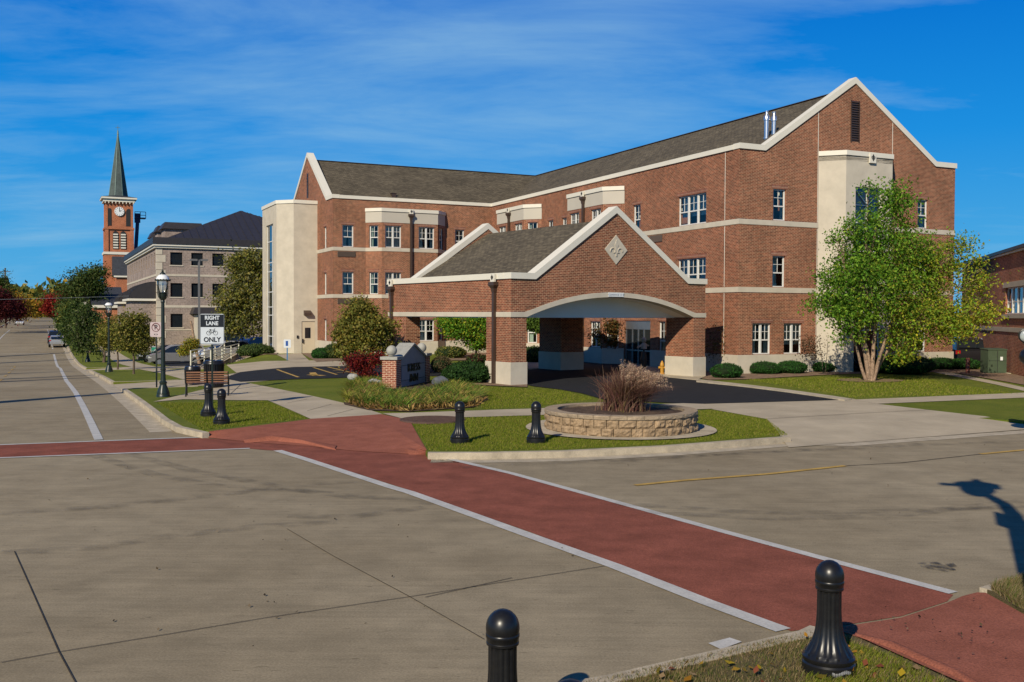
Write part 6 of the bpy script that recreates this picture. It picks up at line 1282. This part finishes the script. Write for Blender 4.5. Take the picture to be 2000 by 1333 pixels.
# ------------------------------------------------------------------ cars
RIM = mat('alloy_rim', (.5, .51, .53), .3, .1, 5, metal=.8); TAIL = mat('tail_light', (.35, .01, .01), .25, .1, 5); HEAD = mat('head_light', (.6, .62, .62), .15, .05, 5)
KINDS = {'van': (4.9, 1.9, 1.75, [(-2.4, .38), (-2.42, .8), (-2.35, 1.0), (-1.9, 1.05), (1.2, 1.06), (1.9, .98), (2.35, .82), (2.45, .55), (2.42, .38)], [(-2.33, 1.02), (-2.05, 1.66), (-1.7, 1.74), (.2, 1.75), (.6, 1.66), (1.55, 1.04)]),
         'suv': (4.6, 1.88, 1.68, [(-2.25, .42), (-2.28, .8), (-2.2, 1.0), (-1.8, 1.04), (1.0, 1.04), (1.8, 1.0), (2.22, .85), (2.3, .6), (2.27, .42)], [(-2.18, 1.02), (-1.85, 1.55), (-1.5, 1.66), (.0, 1.67), (.3, 1.6), (1.05, 1.03)]),
         'car': (4.6, 1.8, 1.42, [(-2.25, .35), (-2.3, .7), (-2.2, .9), (-1.5, .93), (1.0, .9), (1.8, .84), (2.2, .7), (2.3, .5), (2.25, .35)], [(-1.75, .91), (-1.1, 1.34), (-.7, 1.41), (.1, 1.41), (.35, 1.36), (1.15, .9)])}
def car(kind, label, u, v, rz, paint, dz=0):
    Ln, Wd, Ht, low, top = KINDS[kind]; o = empty('parked_' + kind if kind != 'car' else 'parked_car', (0, 0, 0), label=label, cat=kind); place(o, u, v, AN+rz, dz)
    w = Wd/2; b = MB()
    def loft(prof, ws, zs=None):
        n = len(prof); V = []
        for sgn, f_ in ws: V += [(x, sgn*f_(x, z), z) for x, z in prof]
        m_ = len(ws); Fc = [(j*n+i, j*n+(i+1) % n, (j+1)*n+(i+1) % n, (j+1)*n+i) for j in range(m_-1) for i in range(n)]+[tuple(range(n))[::-1], tuple(range((m_-1)*n, m_*n))]
        b.add(V, Fc)
    ff = lambda k: (lambda x, z: w*k*(1-.10*(abs(x)/(Ln/2))**6)-(.03 if z < .5 else 0))
    loft(low, [(-1, lambda x, z: ff(.93)(x, z)), (-1, ff(1)), (1, ff(1)), (1, lambda x, z: ff(.93)(x, z))][1:3])
    tl = lambda x, z: w*(.93-.22*max(0, (z-1)/(Ht-1)))
    loft(top, [(-1, tl), (1, tl)])
    bd = b.build('body', paint, o, 40)
    zb0 = top[0][1]; ins = [(x*.94+(-.02), zb0+.06+(z-zb0)*.80) for x, z in top]
    b = MB()
    for sgn in (-1, 1):
        V = [(x, sgn*(tl(x, z)+.012), z) for x, z in ins]; b.add(V, [tuple(range(len(V)))])
    fx_, rx_ = top[-2], top[-1]; V = [(fx_[0]+.03, -w*.66, fx_[1]-.06), (fx_[0]+.03, w*.66, fx_[1]-.06), (rx_[0]+.02, w*.8, rx_[1]+.07), (rx_[0]+.02, -w*.8, rx_[1]+.07)]; b.add(V, [(0, 1, 2, 3)])
    f2, r2 = top[1], top[0]; V = [(f2[0]-.04, -w*.66, f2[1]-.05), (f2[0]-.04, w*.66, f2[1]-.05), (r2[0]-.03, w*.78, r2[1]+.12), (r2[0]-.03, -w*.78, r2[1]+.12)]; b.add(V, [(0, 1, 2, 3)])
    b.build('windows', DGLASS, bd)
    for x in (-Ln*.30, Ln*.31):
        for sgn in (-1, 1):
            b = MB(); b.tube([(x, sgn*(w-.2), .33), (x, sgn*(w+.02), .33)], .33, 20); wh = b.build('wheel', RUB, o, 40); b = MB(); b.tube([(x, sgn*(w+.0), .33), (x, sgn*(w+.035), .33)], .21, 16); b.build('rim', RIM, wh, 40)
    for sgn in (-1, 1):
        b = MB(); b.box(low[2][0]-.07, low[2][0]+.1, min(sgn*w*.72, sgn*w*.96), max(sgn*w*.72, sgn*w*.96), low[2][1]-.22, low[2][1]-.02); b.build('tail_light', TAIL, o)
        b = MB(); b.box(low[-3][0]-.22, low[-3][0]+.03, min(sgn*w*.6, sgn*w*.93), max(sgn*w*.6, sgn*w*.93), low[-3][1]-.16, low[-3][1]-.04); b.build('headlight', HEAD, o)
    for x, sx in ((low[1][0]-.03, 1), (low[-2][0]-.05, 1)): b = MB(); b.box(x, x+.12, -w*.9, w*.9, .40, .60); b.build('bumper', RUB if kind == 'van' else paint, o)
    return o
def paintm(n, c_): return mat('paint_'+n, c_, .28, .04, 2, coat=.6, metal=.2)
v_ = 89; u_ = u_at(345, v_); car('van', 'grey minivan parked broadside in the lower lot behind the lamp post', u_, v_, R(180), paintm('grey', (.24, .24, .25)))
v_ = 95; u_ = u_at(322, v_); car('suv', 'black vehicle half hidden behind the grey minivan', u_, v_, R(180), paintm('black', (.01, .01, .012)))
v_ = 86; u_ = u_at(437, v_); car('suv', 'white hatchback parked behind the white stair railing', u_, v_, R(200), paintm('white', (.6, .6, .6)))
v_ = 90; u_ = u_at(484, v_); car('suv', 'blue vehicle parked by the leaning birch and cream tower', u_, v_, R(215), paintm('blue', (.01, .03, .12)))
car('car', 'white car driving away on the distant street', -4.2, 262, R(-90), paintm('white2', (.62, .62, .62)))
car('suv', 'dark car parked at the right kerb by the farthest trees', 1.9, 142, R(90), paintm('dark', (.02, .02, .025)))
car('car', 'silver car parked behind the dark one at the far kerb', 1.9, 133, R(90), paintm('silver', (.3, .31, .32)))
car('suv', 'black vehicle parked at the left edge below the maroon trees', -11.6, 196, R(-90), paintm('black2', (.01, .012, .014)))
car('car', 'dark green car parked beyond the black vehicle on the left', -9.8, 222, R(-90), paintm('dgreen', (.015, .03, .025)))
for px, py, kd, pc_, lb, rz in ((1872, 697, 'suv', paintm('black3', (.012, .012, .015)), 'black vehicle beyond the low bushes right of the gable wall', 60), (1900, 692, 'suv', paintm('silver2', (.4, .42, .46)), 'silver vehicle parked behind the transformer cabinet', 80), (1925, 690, 'car', paintm('silver3', (.45, .46, .5)), 'light silver car glinting above the transformer', 75), (1880, 688, 'car', paintm('red', (.25, .01, .015)), 'red car partly hidden in the right hand lot', 70)):
    y_ = 57.5 if kd == 'suv' else 61; u_, v_ = uv((px-1000)/F*y_, y_); car(kd, lb, u_, v_, R(rz), pc_, .03)
# stairs with white railings
st0, st1 = at(392, 722), at(452, 705)
sx0 = Vector(xy(*st0)); sx1 = Vector(xy(*st1)); dd_ = (sx1-sx0); ang = math.atan2(dd_.y, dd_.x); LL = dd_.length
ya, yb = sx0.y, sx1.y; zA = zat(392, 720, ya); zB = zat(452, 704, yb)
sr = empty('stair_railing', (sx0.x, sx0.y, zA), ang, 'pair of white pipe handrails climbing the short stair by the lawn', 'railing'); RWH = mat('rail_white', (.62, .60, .48), .5, .05, 4)
zT0, zT1 = (720-698)*ya/F, (704-671)*yb/F+(zB-zA)*0
zU0, zU1 = 1.0, zat(452, 672, yb)-zA
for yo in (-.55, .55):
    b = MB(); f_ = lambda t, h: ((LL*t), yo, (zU0+(zU1-zU0)*t)*1.0-h)
    for h in (0, .22, .44, .66): b.bar(f_(0, h), f_(1, h), .05); b.bar(f_(1, h), (LL+.35, yo, zU1-h), .05)
    b.build('rails', RWH, sr)
    for x, z in ((0, zU0), (LL*.33, zU0+(zU1-zU0)*.33), (LL*.66, zU0+(zU1-zU0)*.66), (LL, zU1), (LL+.35, zU1)): b = MB(); b.box(x-.03, x+.03, yo-.03, yo+.03, z-1.15, z+.03); b.build('rail_post', RWH, sr)
b = MB()
for k in range(8): x = LL*k/8; z = (zU1-zU0)*k/8; b.box(x, LL+.35, -.5, .5, z-.9 if k == 0 else z, z+(zU1-zU0)/8-.002)
stp = b.build('steps', CONC, sr); 
# lot light pole
v_ = 97; u_ = u_at(389, v_); x_, y_ = xy(u_, v_); zt_ = zat(389, 508, y_); g0 = gz(x_, y_)
o = empty('lot_light', (x_, y_, g0), AN, 'tall thin grey lot light pole with two flat heads before the office windows', 'light pole'); GR = mat('pole_grey', (.13, .13, .13), .6, .1, 3)
b = MB(); b.box(-.09, .09, -.09, .09, 0, zt_-g0); b.build('pole', GR, o)
for s_ in (-1, 1): b = MB(); b.box(min(s_*.15, s_*.8), max(s_*.15, s_*.8), -.18, .18, zt_-g0-.12, zt_-g0+.06); b.build('light_head', GR, o)
# far poles and wire
v_ = 225; u_ = u_at(11, v_); x_, y_ = xy(u_, v_); o = empty('tall_pole', (x_, y_, gz(x_, y_)), AN, 'wooden utility pole with crossarms at the far left edge', 'utility pole'); h = zat(12, 524, y_)-gz(x_, y_)
b = MB(); b.tube([(0, 0, 0), (0, 0, h)], [.2, .13], 8); b.build('pole', BARK, o)
for z in (h-.8,): b = MB(); b.box(-.9, .9, -.06, .06, z, z+.14); b.build('crossarm', BARK, o)
va = 100; a_ = Vector((*xy(-34, va), zat(-200, 577, xy(-34, va)[1]))); c_ = Vector((*xy(u_at(252, 118), 118), zat(252, 579, xy(12, 118)[1])))
b = MB(); b.tube([a_.lerp(c_, t)-Vector((0, 0, .5*math.sin(math.pi*t))) for t in (k/12 for k in range(13))], .012, 5); tag(b.build('overhead_wire', mat('wire_pale', (.4, .42, .42), .5, .05, 3)), 'thin pale wire sagging over the distant street', 'wire')
# far tree belt behind everything
rg = np.random.default_rng(99); PP = []
for k in range(420):
    v_ = rg.uniform(420, 640); u_ = rg.uniform(-250, 60) if k % 2 else rg.uniform(-40, 20); 
    if -9 < u_ < 6 and v_ < 520: continue
    r_ = rg.uniform(5, 9); m_ = 60; d = rg.normal(size=(m_, 3)); d /= np.linalg.norm(d, axis=1)[:, None]; c0_ = np.array((*xy(u_, v_), gzu(u_, v_)+r_*.9)); PP.append(c0_+d*r_*rg.uniform(.5, 1, m_)[:, None])
PP = np.concatenate(PP); tag(leafmesh('distant_wood', PP, 3.2, palette(rg, len(PP), DKG+OLV+ORG[1:3]), None, 98), 'distant band of mixed autumn trees at the horizon', 'woods', kind='stuff')
